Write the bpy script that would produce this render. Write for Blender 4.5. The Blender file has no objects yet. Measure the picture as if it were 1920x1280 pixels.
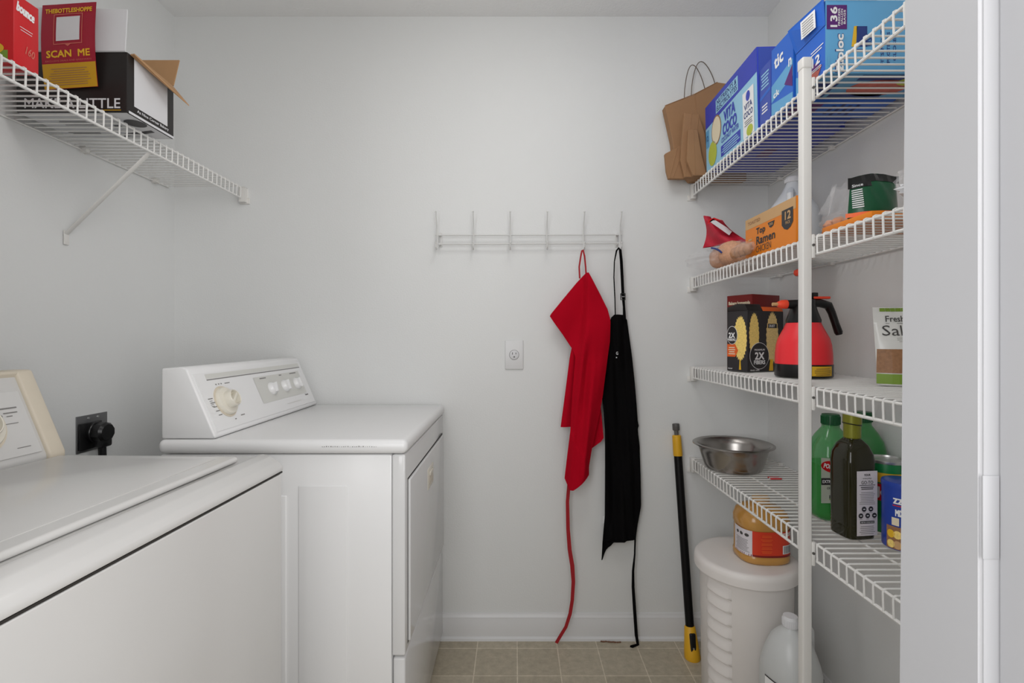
import bpy, bmesh, math, random
from mathutils import Vector, Matrix
random.seed(7)
C = bpy.context.scene.collection
PI = math.pi
V = Vector

# ------------------------------------------------------------------ camera, light, exposure
F = 930.0                                   # focal length in pixels of a 1920 wide frame
CX, CY, CH = 966.0, 632.0, 1.18
cd = bpy.data.cameras.new('camera'); cam = bpy.data.objects.new('camera', cd); C.objects.link(cam)
cam.location = (0, 0, CH); cam.rotation_euler = (PI/2, 0, 0)
cd.sensor_width = 36; cd.lens = F/1920*36
cd.shift_x = -(CX-960)/1920; cd.shift_y = -(640-CY)/1920
cd.clip_start = 0.02
bpy.context.scene.camera = cam
vs = bpy.context.scene.view_settings
vs.view_transform = 'Standard'; vs.look = 'None'; vs.gamma = 1; vs.use_curve_mapping = False
vs.exposure = 0.02
w = bpy.data.worlds.new('world'); bpy.context.scene.world = w; w.use_nodes = True
w.node_tree.nodes['Background'].inputs[0].default_value = (0.93, 0.96, 1.0, 1)
w.node_tree.nodes['Background'].inputs[1].default_value = 0.05

def area(name, loc, rot, size, power, col=(1, 1, 1), shape='DISK', sy=None):
    l = bpy.data.lights.new(name, 'AREA'); l.shape = shape; l.size = size; l.energy = power; l.color = col
    if sy: l.size_y = sy
    o = bpy.data.objects.new(name, l); C.objects.link(o); o.location = loc; o.rotation_euler = rot
    return o
lp = bpy.data.lights.new('ceiling_lamp_light', 'POINT'); lp.energy = 5.2; lp.shadow_soft_size = 0.13; lp.color = (1.0, 0.98, 0.965)
lo = bpy.data.objects.new('ceiling_lamp_light', lp); C.objects.link(lo); lo.location = (0.10, 1.0, 2.22)
area('ceiling_fill_light', (0.0, 1.0, 2.40), (0, 0, 0), 1.2, 3.0, (1.0, 0.99, 0.98), 'RECTANGLE', 0.5)  # added fill under the ceiling, not a fixture of the room
area('hall_light', (-0.05, -1.0, 1.35), (PI/2, 0, 0), 1.5, 5.5, (0.99, 0.99, 1.0), 'RECTANGLE', 1.9)
area('hall_fill_light_left', (-0.6, -0.5, 1.6), (PI/2, 0, -0.9), 0.9, 19, (0.99, 0.99, 1.0), 'RECTANGLE', 1.5)  # added fill from the left behind the camera, no window there
area('hall_fill_light_right', (0.55, -0.5, 1.5), (PI/2, 0, 0.9), 0.9, 26, (1.0, 0.99, 0.985), 'RECTANGLE', 1.5)  # added fill from the right behind the camera, likewise no window

def W(px, py, Y):                            # a point of the place seen at px,py and Y metres ahead
    return V(((px-CX)*Y/F, Y, CH+(CY-py)*Y/F))

# ------------------------------------------------------------------ materials
_m = {}
def srgb(c):
    return tuple(((v/255)/12.92 if v/255 <= 0.04045 else ((v/255+0.055)/1.055)**2.4) for v in c)
def mat(name, col, rough=0.5, metal=0, spec=0.5, noise=0.0, nscale=60, bump=0.0, bscale=200, trans=0, alpha=1, coat=0, ior=1.45, sheen=0):
    if name in _m: return _m[name]
    m = bpy.data.materials.new(name); m.use_nodes = True
    nt = m.node_tree; p = nt.nodes['Principled BSDF']
    c = srgb(col) + (1,)
    p.inputs['Base Color'].default_value = c
    p.inputs['Roughness'].default_value = rough; p.inputs['Metallic'].default_value = metal
    p.inputs['Specular IOR Level'].default_value = spec
    p.inputs['Transmission Weight'].default_value = trans
    p.inputs['Alpha'].default_value = alpha; p.inputs['Coat Weight'].default_value = coat
    p.inputs['Coat Roughness'].default_value = 0.05
    p.inputs['IOR'].default_value = ior; p.inputs['Sheen Weight'].default_value = sheen
    tc = nt.nodes.new('ShaderNodeTexCoord')
    if noise > 0:
        n = nt.nodes.new('ShaderNodeTexNoise'); n.inputs['Scale'].default_value = nscale; n.inputs['Detail'].default_value = 4
        r = nt.nodes.new('ShaderNodeMapRange'); r.inputs['To Min'].default_value = 1-noise; r.inputs['To Max'].default_value = 1+noise
        x = nt.nodes.new('ShaderNodeVectorMath'); x.operation = 'SCALE'; x.inputs[0].default_value = c[:3]
        nt.links.new(tc.outputs['Object'], n.inputs['Vector']); nt.links.new(n.outputs['Fac'], r.inputs['Value'])
        nt.links.new(r.outputs[0], x.inputs['Scale']); nt.links.new(x.outputs[0], p.inputs['Base Color'])
    if bump > 0:
        n = nt.nodes.new('ShaderNodeTexNoise'); n.inputs['Scale'].default_value = bscale; n.inputs['Detail'].default_value = 3
        b = nt.nodes.new('ShaderNodeBump'); b.inputs['Strength'].default_value = bump; b.inputs['Distance'].default_value = 0.002
        nt.links.new(tc.outputs['Object'], n.inputs['Vector']); nt.links.new(n.outputs['Fac'], b.inputs['Height'])
        nt.links.new(b.outputs[0], p.inputs['Normal'])
    _m[name] = m
    return m

M_WALL = mat('wall_paint', (223, 224, 223), 0.6, noise=0.012, nscale=5, bump=0.22, bscale=160)
M_CEIL = mat('ceiling_paint', (240, 240, 239), 0.9, bump=0.8, bscale=110)
M_TRIM = mat('trim_paint', (216, 216, 216), 0.3, bump=0.05, bscale=60)
M_JAMB = mat('jamb_paint', (192, 192, 194), 0.42)
M_ENAM = mat('white_enamel', (228, 228, 228), 0.26, bump=0.03, bscale=400)
M_ENAMG = mat('gloss_enamel', (214, 214, 214), 0.07)
M_ENAMW = mat('washer_enamel', (208, 207, 205), 0.2, noise=0.02, nscale=6)
M_BEIGE = mat('aged_beige_plastic', (211, 201, 183), 0.4, noise=0.05, nscale=25)
M_CREAM = mat('cream_knob_plastic', (222, 217, 204), 0.35)
M_PANEL = mat('panel_grey_print', (206, 206, 201), 0.4)
M_GAP = mat('shadow_gap_dark', (50, 47, 44), 0.8)
M_INK = mat('dark_ink', (70, 68, 66), 0.6)
M_GINK = mat('grey_ink', (128, 126, 124), 0.6)
M_WIRE = mat('white_vinyl_wire', (226, 225, 222), 0.3)
M_POST = mat('white_post', (224, 222, 218), 0.35)
M_STEELP = mat('steel_plate', (150, 150, 152), 0.32, metal=1)
M_BLACKP = mat('black_plastic', (20, 20, 21), 0.3)
M_RED = mat('red_cloth', (176, 4, 30), 0.9, noise=0.1, nscale=14, bump=0.3, bscale=900, spec=0.12)
M_REDT = mat('red_tape', (160, 26, 34), 0.8)
M_BLK = mat('black_cloth', (11, 10, 11), 0.9, noise=0.2, nscale=12, bump=0.3, bscale=900, spec=0.1)
M_KRAFT = mat('kraft_paper', (156, 118, 84), 0.75, noise=0.07, nscale=18, bump=0.2, bscale=60)
M_KRAFTD = mat('brown_cardboard', (176, 136, 96), 0.8, noise=0.05, nscale=30)
M_STRING = mat('bag_string', (105, 92, 80), 0.8)
M_WHITEC = mat('white_card', (214, 214, 216), 0.45)
M_WHITE = mat('white_print', (235, 235, 235), 0.5)
M_BLACKC = mat('black_card', (32, 28, 27), 0.4)
M_GOLD = mat('gold_print', (196, 150, 30), 0.5)
M_REDC = mat('red_card', (200, 28, 34), 0.35)
M_REDD = mat('crimson_card', (156, 18, 44), 0.4)
M_YEL = mat('yellow_print', (226, 178, 40), 0.5)
M_GREENP = mat('leaf_green_print', (120, 150, 50), 0.5)
M_DBLUE = mat('deep_blue_card', (46, 62, 178), 0.4)
M_NAVY = mat('navy_print', (30, 52, 120), 0.45)
M_LBLUE = mat('pale_blue_card', (150, 200, 226), 0.4)
M_MBLUE = mat('mid_blue_card', (36, 98, 196), 0.38)
M_SKY = mat('sky_blue_card', (96, 162, 206), 0.38)
M_INDIGO = mat('indigo_card', (58, 80, 170), 0.4)
M_PURPLE = mat('purple_print', (88, 30, 110), 0.45)
M_SALMON = mat('salmon_print', (196, 104, 90), 0.5, noise=0.25, nscale=60)
M_CREAMP = mat('cream_print', (226, 214, 186), 0.5)
M_LIME = mat('lime_print', (180, 190, 70), 0.5, noise=0.1, nscale=50)
M_ORANGE = mat('orange_card', (224, 128, 26), 0.42)
M_ORANGD = mat('orange_print', (228, 100, 40), 0.45)
M_TAN = mat('tan_card', (200, 160, 112), 0.6)
M_CHAR = mat('charcoal_print', (46, 44, 46), 0.45)
M_DUST = mat('yellow_fibre_print', (240, 210, 120), 0.6, noise=0.35, nscale=220)
M_DUSTP = mat('pale_fibre_print', (222, 194, 130), 0.6, noise=0.35, nscale=220)
M_MAROON = mat('maroon_card', (128, 26, 24), 0.42)
M_CORAL = mat('coral_red_plastic', (240, 50, 58), 0.38)
M_CORALO = mat('orange_red_plastic', (244, 78, 50), 0.35)
M_CLEAR = mat('clear_film', (240, 240, 242), 0.08, alpha=0.13, bump=0.6, bscale=40, spec=0.9)
M_MILKY = mat('milky_plastic', (222, 226, 230), 0.3, alpha=0.86)
M_MILKW = mat('translucent_jug', (212, 214, 213), 0.28, alpha=0.78)
M_POTATO = mat('peach_net_produce', (204, 154, 122), 0.6, noise=0.3, nscale=170, bump=0.6, bscale=260)
M_ONION = mat('brown_produce', (178, 128, 90), 0.5, noise=0.15, nscale=50)
M_NET = mat('red_net', (176, 28, 50), 0.6, noise=0.25, nscale=260)
M_BREAD = mat('toasted_peach', (216, 150, 110), 0.7, noise=0.12, nscale=50)
M_GREENB = mat('dark_green_foil', (14, 74, 46), 0.28, bump=0.5, bscale=30)
M_BLACKF = mat('black_foil', (22, 22, 22), 0.25, bump=0.5, bscale=30)
M_POUCH = mat('white_pouch_film', (222, 222, 218), 0.25, bump=0.3, bscale=40)
M_NUTS = mat('brown_nut_print', (150, 108, 74), 0.5, noise=0.4, nscale=140)
M_STEEL = mat('brushed_steel', (168, 164, 160), 0.27, metal=1, bump=0.03, bscale=90)
M_GGREEN = mat('green_pet_plastic', (40, 150, 66), 0.12, alpha=0.62, coat=0.4)
M_OILG = mat('olive_oil_in_bottle', (78, 84, 22), 0.3)
M_OLIVE = mat('dark_olive_glass', (34, 32, 12), 0.08)
M_GCAP = mat('dark_green_cap', (12, 80, 42), 0.35)
M_OCAP = mat('olive_gold_foil', (128, 128, 38), 0.3, metal=0.3)
M_LABEL = mat('label_paper', (214, 208, 212), 0.5)
M_LABELG = mat('label_sage', (190, 196, 180), 0.5)
M_CANG = mat('green_can_print', (26, 120, 66), 0.3)
M_CANB = mat('blue_can_print', (30, 62, 156), 0.3)
M_SILV = mat('tin_rim', (200, 200, 198), 0.3, metal=0.8)
M_AMBER = mat('amber_jug_plastic', (198, 146, 74), 0.2, alpha=0.93, coat=0.3)
M_LABR = mat('red_orange_label', (208, 58, 30), 0.4)
M_HAMP = mat('white_hamper_plastic', (226, 221, 217), 0.4, noise=0.01, nscale=20)
M_POLEB = mat('black_pole_paint', (13, 13, 14), 0.35, spec=0.25)
M_POLEY = mat('yellow_rubber', (224, 170, 36), 0.45)
M_GREYP = mat('grey_plastic', (86, 84, 82), 0.45)
M_HOOK = mat('white_coated_hook', (214, 214, 212), 0.25)
M_NICKEL = mat('satin_nickel', (150, 150, 152), 0.45, metal=0.6)
M_DIMBAND = mat('painted_dim_band', (188, 188, 190), 0.6)
M_RUST = mat('rusty_stain', (120, 84, 62), 0.8)

def floor_mat():
    m = bpy.data.materials.new('vinyl_tile'); m.use_nodes = True; nt = m.node_tree; p = nt.nodes['Principled BSDF']
    tc = nt.nodes.new('ShaderNodeTexCoord'); mp = nt.nodes.new('ShaderNodeMapping')
    mp.inputs['Location'].default_value = (-0.160+10*0.1524, -1.882+20*0.1524, 0)
    br = nt.nodes.new('ShaderNodeTexBrick'); br.offset = 0; br.squash = 1
    br.inputs['Scale'].default_value = 1; br.inputs['Brick Width'].default_value = 0.1524; br.inputs['Row Height'].default_value = 0.1524
    br.inputs['Mortar Size'].default_value = 0.0022; br.inputs['Mortar Smooth'].default_value = 0.3
    br.inputs['Color1'].default_value = srgb((172, 162, 142))+(1,); br.inputs['Color2'].default_value = srgb((184, 174, 154))+(1,)
    br.inputs['Mortar'].default_value = srgb((210, 200, 180))+(1,)
    n = nt.nodes.new('ShaderNodeTexNoise'); n.inputs['Scale'].default_value = 38; n.inputs['Detail'].default_value = 8; n.inputs['Roughness'].default_value = 0.7
    r = nt.nodes.new('ShaderNodeMapRange'); r.inputs['From Min'].default_value = 0.3; r.inputs['From Max'].default_value = 0.7
    r.inputs['To Min'].default_value = 0.8; r.inputs['To Max'].default_value = 1.12
    x = nt.nodes.new('ShaderNodeVectorMath'); x.operation = 'SCALE'
    L = nt.links.new
    L(tc.outputs['Object'], mp.inputs[0]); L(mp.outputs[0], br.inputs[0]); L(tc.outputs['Object'], n.inputs['Vector'])
    L(n.outputs['Fac'], r.inputs['Value']); L(br.outputs['Color'], x.inputs[0]); L(r.outputs[0], x.inputs['Scale'])
    L(x.outputs[0], p.inputs['Base Color']); p.inputs['Roughness'].default_value = 0.45
    return m
M_FLOOR = floor_mat()

# ------------------------------------------------------------------ mesh helpers
_txt = {}
def text_geo(s, bold=0.0):
    bold = 0.0
    k = (s, bold)
    if k in _txt: return _txt[k]
    cu = bpy.data.curves.new('t', 'FONT'); cu.body = s; cu.size = 1; cu.resolution_u = 2; cu.offset = bold; cu.fill_mode = 'FRONT'
    o = bpy.data.objects.new('t', cu); C.objects.link(o)
    dg = bpy.context.evaluated_depsgraph_get(); dg.update()
    me = o.evaluated_get(dg).to_mesh()
    vs_ = [v.co.copy() for v in me.vertices]; fs = [tuple(p.vertices) for p in me.polygons]
    o.evaluated_get(dg).to_mesh_clear()
    bpy.data.objects.remove(o); bpy.data.curves.remove(cu)
    if not vs_: vs_ = [V((0, 0, 0))]*3; fs = []
    x0 = min(v.x for v in vs_); x1 = max(v.x for v in vs_); y0 = min(v.y for v in vs_); y1 = max(v.y for v in vs_)
    pts = [((v.x-x0)/max(x1-x0, 1e-6)-0.5, (v.y-y0)/max(y1-y0, 1e-6)-0.5) for v in vs_]
    _txt[k] = (pts, fs)
    return _txt[k]

class B:
    def __init__(s): s.bm = bmesh.new(); s.mats = []; s.M = Matrix.Identity(4)
    def mi(s, m):
        if m not in s.mats: s.mats.append(m)
        return s.mats.index(m)
    def add(s, verts, faces, m):
        i = s.mi(m); vv = [s.bm.verts.new(s.M @ V(v)) for v in verts]
        for f in faces:
            try: fa = s.bm.faces.new([vv[k] for k in f]); fa.material_index = i
            except ValueError: pass
    def box(s, a, b, m, bev=0.0, seg=2, T=None):
        t = bmesh.new(); bmesh.ops.create_cube(t, size=1)
        a = V(a); b = V(b); c = (a+b)/2; d = b-a
        for v in t.verts: v.co = V((v.co.x*d.x, v.co.y*d.y, v.co.z*d.z))+c
        if bev > 0: bmesh.ops.bevel(t, geom=t.edges[:]+t.verts[:], offset=bev, segments=seg, profile=0.5, affect='EDGES')
        s._merge(t, m, T)
    def prism(s, pts, axis, lo, hi, m, bev=0.0, T=None, seg=2):   # pts in the two other axes (cyclic order kept)
        t = bmesh.new()
        def mk(p, q):
            return {'x': (q, p[0], p[1]), 'y': (p[0], q, p[1]), 'z': (p[0], p[1], q)}[axis]
        A = [t.verts.new(mk(p, lo)) for p in pts]; Bv = [t.verts.new(mk(p, hi)) for p in pts]
        t.faces.new(A); t.faces.new(Bv[::-1]); n = len(pts)
        for i in range(n): t.faces.new([A[i], Bv[i], Bv[(i+1) % n], A[(i+1) % n]])
        bmesh.ops.recalc_face_normals(t, faces=t.faces)
        if bev > 0: bmesh.ops.bevel(t, geom=t.edges[:]+t.verts[:], offset=bev, segments=seg, profile=0.5, affect='EDGES')
        s._merge(t, m, T)
    def _merge(s, t, m, T=None):
        i = s.mi(m); mp = {}
        X = s.M @ T if T else s.M
        for v in t.verts: mp[v] = s.bm.verts.new(X @ v.co)
        for f in t.faces:
            nf = s.bm.faces.new([mp[v] for v in f.verts]); nf.material_index = i
        t.free()
    def lathe(s, prof, m, c=(0, 0, 0), seg=36, sx=1, sy=1, n=2.0, rot=0, T=None, caps=True):
        vs_ = []; fs = []
        for r, z in prof:
            for k in range(seg):
                a = 2*PI*k/seg; ca, sa = math.cos(a), math.sin(a)
                q = (abs(ca)**n+abs(sa)**n)**(-1.0/n) if n != 2 else 1
                x, y = r*q*ca*sx, r*q*sa*sy
                xr = x*math.cos(rot)-y*math.sin(rot); yr = x*math.sin(rot)+y*math.cos(rot)
                v = V((c[0]+xr, c[1]+yr, c[2]+z)); vs_.append(T @ v if T else v)
        N = len(prof)
        for j in range(N-1):
            for k in range(seg):
                fs.append((j*seg+k, j*seg+(k+1) % seg, (j+1)*seg+(k+1) % seg, (j+1)*seg+k))
        if caps:
            fs.append(tuple(range(seg))[::-1]); fs.append(tuple(range((N-1)*seg, N*seg)))
        s.add(vs_, fs, m)
    def tube(s, pts, r, m, seg=8, closed=False, flat=1.0):
        pts = [V(p) for p in pts]; rings = []; N = len(pts)
        up = V((0, 0, 1)); prev = None
        for i in range(N):
            d = (pts[min(i+1, N-1)]-pts[max(i-1, 0)]).normalized()
            if prev is None:
                a = d.cross(up); a = a.normalized() if a.length > 1e-3 else d.cross(V((0, 1, 0))).normalized()
            else:
                a = (prev-d*prev.dot(d)).normalized()
            prev = a; b = d.cross(a)
            rr = r[i] if isinstance(r, (list, tuple)) else r
            rings.append([pts[i]+a*rr*math.cos(2*PI*k/seg)+b*rr*flat*math.sin(2*PI*k/seg) for k in range(seg)])
        fs = []
        for j in range(N-1):
            for k in range(seg): fs.append((j*seg+k, j*seg+(k+1) % seg, (j+1)*seg+(k+1) % seg, (j+1)*seg+k))
        fs.append(tuple(range(seg))[::-1]); fs.append(tuple(range((N-1)*seg, N*seg)))
        s.add([p for r_ in rings for p in r_], fs, m)
    def blob(s, c, r, m, nz=0.08, seg=14, freq=3.0):
        t = bmesh.new(); bmesh.ops.create_icosphere(t, subdivisions=3, radius=1)
        ph = random.random()*9
        for v in t.verts:
            k = 1+nz*math.sin(freq*v.co.x*2+ph)*math.cos(freq*v.co.y*1.7+ph*2)+nz*0.6*math.sin(freq*2.3*v.co.z+ph)
            v.co = V((v.co.x*r[0], v.co.y*r[1], v.co.z*r[2]))*k+V(c)
        s._merge(t, m)
    def ribbon(s, pts, wd, m, th=0.0015, nrm=(0, -1, 0)):
        pts = [V(p) for p in pts]; n = V(nrm); vs_ = []; fs = []; N = len(pts)
        for i in range(N):
            d = (pts[min(i+1, N-1)]-pts[max(i-1, 0)]).normalized(); a = d.cross(n).normalized()
            ww = (wd[i] if isinstance(wd, (list, tuple)) else wd)/2
            vs_ += [pts[i]-a*ww-n*th/2, pts[i]+a*ww-n*th/2, pts[i]+a*ww+n*th/2, pts[i]-a*ww+n*th/2]
        for i in range(N-1):
            for k in range(4): fs.append((i*4+k, i*4+(k+1) % 4, (i+1)*4+(k+1) % 4, (i+1)*4+k))
        fs += [(3, 2, 1, 0), tuple((N-1)*4+k for k in range(4))]
        s.add(vs_, fs, m)
    def build(s, name, parent=None, smooth=True, ang=35, loc=None, fixn=True):
        if fixn: bmesh.ops.recalc_face_normals(s.bm, faces=s.bm.faces)
        me = bpy.data.meshes.new(name); s.bm.to_mesh(me); s.bm.free()
        for m in s.mats: me.materials.append(m)
        if smooth:
            me.shade_smooth(); me.set_sharp_from_angle(angle=math.radians(ang))
        o = bpy.data.objects.new(name, me); C.objects.link(o)
        if parent: o.parent = parent
        if loc is not None: o.location = loc
        return o

class Pr:                                     # printing on a surface given by f(x, y, lift)
    def __init__(s, b, f, e=0.0004): s.b = b; s.f = f; s.e = e
    def rect(s, x0, y0, x1, y1, m, l=1, nx=1):
        vs_ = []; fs = []
        for i in range(nx+1):
            x = x0+(x1-x0)*i/nx; vs_ += [s.f(x, y0, s.e*l), s.f(x, y1, s.e*l)]
        for i in range(nx): fs.append((2*i, 2*i+2, 2*i+3, 2*i+1))
        s.b.add(vs_, fs, m)
    def poly(s, pts, m, l=1): s.b.add([s.f(x, y, s.e*l) for x, y in pts], [tuple(range(len(pts)))], m)
    def disc(s, cx, cy, rx, ry, m, l=1, n=28, jag=0, a=0):
        P = []
        for k in range(n):
            t = 2*PI*k/n; q = 1+(jag if k % 2 else -jag)*random.uniform(0.4, 1)
            x, y = rx*q*math.cos(t), ry*q*math.sin(t)
            P.append((cx+x*math.cos(a)-y*math.sin(a), cy+x*math.sin(a)+y*math.cos(a)))
        s.poly(P, m, l)
    def text(s, t, cx, cy, w_, h, m, l=2, rot=0, bold=0.02):
        pts, fs = text_geo(t, bold); cr, sr = math.cos(rot), math.sin(rot)
        d = min(bold, 0.05)*h*0.75; w_ -= 2*d; h -= 2*d
        for ox, oy in ((0, 0), (d, d), (-d, d), (d, -d), (-d, -d)) if d > 0 else ((0, 0),):
            s.b.add([s.f(cx+ox+x*w_*cr-y*h*sr, cy+oy+x*w_*sr+y*h*cr, s.e*(l+(ox*7+oy*3)/max(d, 1e-9)*0.01)) for x, y in pts], fs, m)
    def lines(s, x0, y0, x1, y1, n, m, l=2, fill=0.45, nx=1):
        st = (y1-y0)/n
        for i in range(n):
            q = random.uniform(0.72, 1.0); c = (x0+x1)/2; hw = (x1-x0)/2*q
            s.rect(c-hw, y0+st*i, c+hw, y0+st*(i+fill), m, l, nx)
def flat(O, u, v):
    O, u, v = V(O), V(u).normalized(), V(v).normalized(); n = u.cross(v)
    return lambda x, y, e: O+u*x+v*y+n*e
def cyl(c, r, a0, sx=1, sy=1):                # x metres round the side from angle a0, y up
    return lambda x, y, e: V((c[0]+(r+e)*math.cos(a0+x/r)*sx, c[1]+(r+e)*math.sin(a0+x/r)*sy, c[2]+y))

def tag(o, label, cat, group=None, kind=None):
    o['label'] = label; o['category'] = cat
    if group: o['group'] = group
    if kind: o['kind'] = kind
    return o
def thing(name, label, cat, loc=(0, 0, 0), rz=0, group=None):
    o = bpy.data.objects.new(name, None); C.objects.link(o); o.empty_display_size = 0.05
    o.location = loc; o.rotation_euler = (0, 0, rz); return tag(o, label, cat, group)
def struct(o, label=None, cat='structure'):
    o['kind'] = 'structure'
    if label: o['label'] = label; o['category'] = cat
    return o

# ------------------------------------------------------------------ the room
XL, XR, YB, YF, ZC = -1.34, 0.994, 1.95, 0.42, 2.44
def slab(name, a, b, m, label, cat):
    k = B(); k.box(a, b, m); return struct(k.build(name, smooth=False), label, cat)
slab('floor', (-2.2, -1.6, -0.05), (2.2, YB+0.1, 0), M_FLOOR, 'beige mottled square tile vinyl floor with pale grout lines', 'floor')
slab('ceiling', (XL-0.1, YF-0.115, ZC), (XR+0.1, YB+0.1, ZC+0.08), M_CEIL, 'white lightly textured ceiling', 'ceiling')
slab('wall_back', (XL-0.1, YB, 0), (XR+0.1, YB+0.1, ZC), M_WALL, 'pale grey painted wall behind the hook rail', 'wall')
slab('wall_left', (XL-0.1, YF-0.115, 0), (XL, YB, ZC), M_WALL, 'pale grey painted wall behind the washer and dryer', 'wall')
slab('wall_right', (XR, YF-0.115, 0), (XR+0.1, YB, ZC), M_WALL, 'pale grey painted wall behind the pantry wire shelves', 'wall')
k = B()
k.box((XL, YF-0.115, 0), (-0.50, YF, ZC), M_WALL); k.box((-0.50, YF-0.115, 2.04), (0.345, YF, ZC), M_WALL); k.box((0.345, YF-0.115, 0), (XR, YF, ZC), M_WALL)
struct(k.build('wall_front', smooth=False), 'pale grey painted wall around the doorway, seen edge on at right', 'wall')
# doorway lining at the right of the opening: stop, then the rebate nearer the camera
k = B()
xe0, xe1 = 0.3185, 0.3295
pts = [(xe0, 0), (xe1, 1.5), (xe1, 2.02), (0.345, 2.02), (0.345, 0)]
t = bmesh.new()
f0 = [t.verts.new(p) for p in [(0.3237, 0.345, 0), (0.3237, 0.345, 2.02), (0.345, 0.345, 2.02), (0.345, 0.345, 0)]]
f1 = [t.verts.new(p) for p in [(xe0-0.002, 0.42, 0), (xe1+0.004, 0.42, 2.02), (0.345, 0.42, 2.02), (0.345, 0.42, 0)]]
t.faces.new(f0); t.faces.new(f1[::-1])
for i in range(4): t.faces.new([f0[i], f1[i], f1[(i+1) % 4], f0[(i+1) % 4]])
bmesh.ops.recalc_face_normals(t, faces=t.faces)
bmesh.ops.bevel(t, geom=t.edges[:], offset=0.0022, segments=3, affect='EDGES')
k._merge(t, M_JAMB)
struct(k.build('trim_1'), 'white door stop board lining the doorway edge at right', 'door trim')
k = B(); k.box((0.3362, 0.300, 0), (0.3449, 0.3445, 2.02), M_JAMB, 0.001)
struct(k.build('trim_2'), 'white door jamb beside the stop at the far right', 'door trim')
k = B(); k.box((-0.50, 0.30, 0), (-0.482, 0.42, 2.02), M_JAMB, 0.001); k.box((-0.482, 0.30, 2.02), (0.345, 0.42, 2.0395), M_JAMB, 0.001)
struct(k.build('trim_3'), 'white door jamb and head lining at the left of the doorway', 'door trim')
k = B(); k.box((0.3246, 0.3440, 1.026), (0.3361, 0.3452, 1.084), M_DIMBAND, 0.0005)  # thin grey patch: paints the shaded band across the lit stop face
struct(k.build('shade_patch'), 'small grey patch painting a shaded band on the doorway stop', 'painted shade')
def baseboard(name, T, L, lab):
    k = B(); prof = [(0, 0), (-0.015, 0), (-0.015, 0.072), (-0.011, 0.080), (-0.011, 0.084), (-0.006, 0.090), (-0.004, 0.097), (0, 0.098)]
    k.prism(prof, 'x', 0, L, M_TRIM, T=T); k.prism([(-0.015, 0), (-0.025, 0), (-0.0235, 0.008), (-0.015, 0.013)], 'x', 0, L, M_TRIM, T=T)
    return struct(k.build(name), lab, 'baseboard')
baseboard('baseboard_back', Matrix.Translation((XL+0.0, YB, 0)), XR-XL, 'white moulded baseboard along the back wall')
baseboard('baseboard_right', Matrix.Translation((XR, YB-0.026, 0)) @ Matrix.Rotation(-PI/2, 4, 'Z'), YB-YF-0.026, 'white moulded baseboard under the pantry shelves')
baseboard('baseboard_left', Matrix.Translation((XL, YF, 0)) @ Matrix.Rotation(PI/2, 4, 'Z'), YB-YF-0.026, 'white moulded baseboard behind the washer and dryer')

# ------------------------------------------------------------------ dryer
DX0, DX1, DY0, DY1 = -0.915, -0.281, 1.267, 1.938
dr = thing('clothes_dryer', 'white front loading dryer with slanted control console, against the back wall', 'dryer', (DX0, DY0, 0))
Wd, Dd = DX1-DX0, DY1-DY0
k = B(); k.box((0.004, 0.004, 0.02), (Wd-0.035, Dd-0.004, 0.879), M_ENAM, 0.006)
k.box((0.05, 0.0, 0.03), (0.33, 0.006, 0.775), M_ENAM, 0.003, 3); k.box((0.36, 0.0015, 0.03), (0.485, 0.006, 0.80), M_ENAM, 0.002, 3)
for a in ((0.05, 0.05), (0.05, 0.6), (0.5, 0.05), (0.5, 0.6)): k.lathe([(0.02, 0), (0.02, 0.022)], M_BLACKP, (a[0], a[1], 0), 12)
k.build('cabinet', dr)
k = B(); k.box((0, -0.004, 0.881), (Wd+0.006, Dd, 0.918), M_ENAM, 0.016, 5); k.build('top_panel', dr)
k = B(); k.box((Wd-0.0345, 0.001, 0.365), (Wd, Dd-0.003, 0.8795), M_ENAMG, 0.005, 3); k.build('front_panel', dr)
k = B(); k.box((Wd-0.0325, 0.004, 0.03), (Wd-0.001, Dd-0.006, 0.358), M_ENAMG, 0.006, 3); k.build('lower_panel', dr)
k = B(); k.box((Wd-0.002, 0.032, 0.385), (Wd+0.007, Dd-0.035, 0.808), M_ENAMG, 0.0035, 3)
k.box((Wd-0.003, 0.028, 0.381), (Wd+0.0006, Dd-0.031, 0.812), M_GAP)
door = k.build('door', dr)
k = B(); k.box((Wd+0.005, 0.285, 0.70), (Wd+0.009, 0.385, 0.766), M_CREAM, 0.002); k.box((Wd+0.0085, 0.305, 0.712), (Wd+0.0098, 0.366, 0.752), M_BEIGE, 0.0005)
k.box((Wd+0.008, 0.305, 0.742), (Wd+0.013, 0.366, 0.752), M_CREAM, 0.001)
h = k.build('door_handle', door); h['label'] = 'cream recessed handle'
# console: side profile in x,z
k = B()
prof = [(0.006, 0.919), (0.006, 1.100), (0.060, 1.1035), (0.072, 1.097), (0.146, 0.925), (0.143, 0.919)]
k.prism(prof, 'y', 0.006, Dd-0.012, M_ENAM, 0.005, seg=3)
sl = V((0.074, 0, -0.172)).normalized()           # down the sloping face
nrm = V((0.172, 0, 0.074)).normalized()
cons = k.build('console', dr)
O = V((0.146, 0, 0.925))
def fc(x, y, e): return O+V((0, x, 0))-sl*y+nrm*e   # x along Y, y up the slope
k = B(); p = Pr(k, fc)
def slope_box(x0, y0, x1, y1, lo, hi, m, kk):
    c = [(x0, y0), (x1, y0), (x1, y1), (x0, y1)]
    kk.add([fc(a, b, lo) for a, b in c]+[fc(a, b, hi) for a, b in c], [(3, 2, 1, 0), (4, 5, 6, 7)]+[(i, (i+1) % 4, 4+(i+1) % 4, 4+i) for i in range(4)], m)
slope_box(0.018, 0.010, Dd-0.028, 0.172, -0.002, 0.0022, M_ENAM, k)
slope_box(0.062, 0.150, Dd-0.04, 0.153, 0.002, 0.0027, M_GINK, k)
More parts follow.
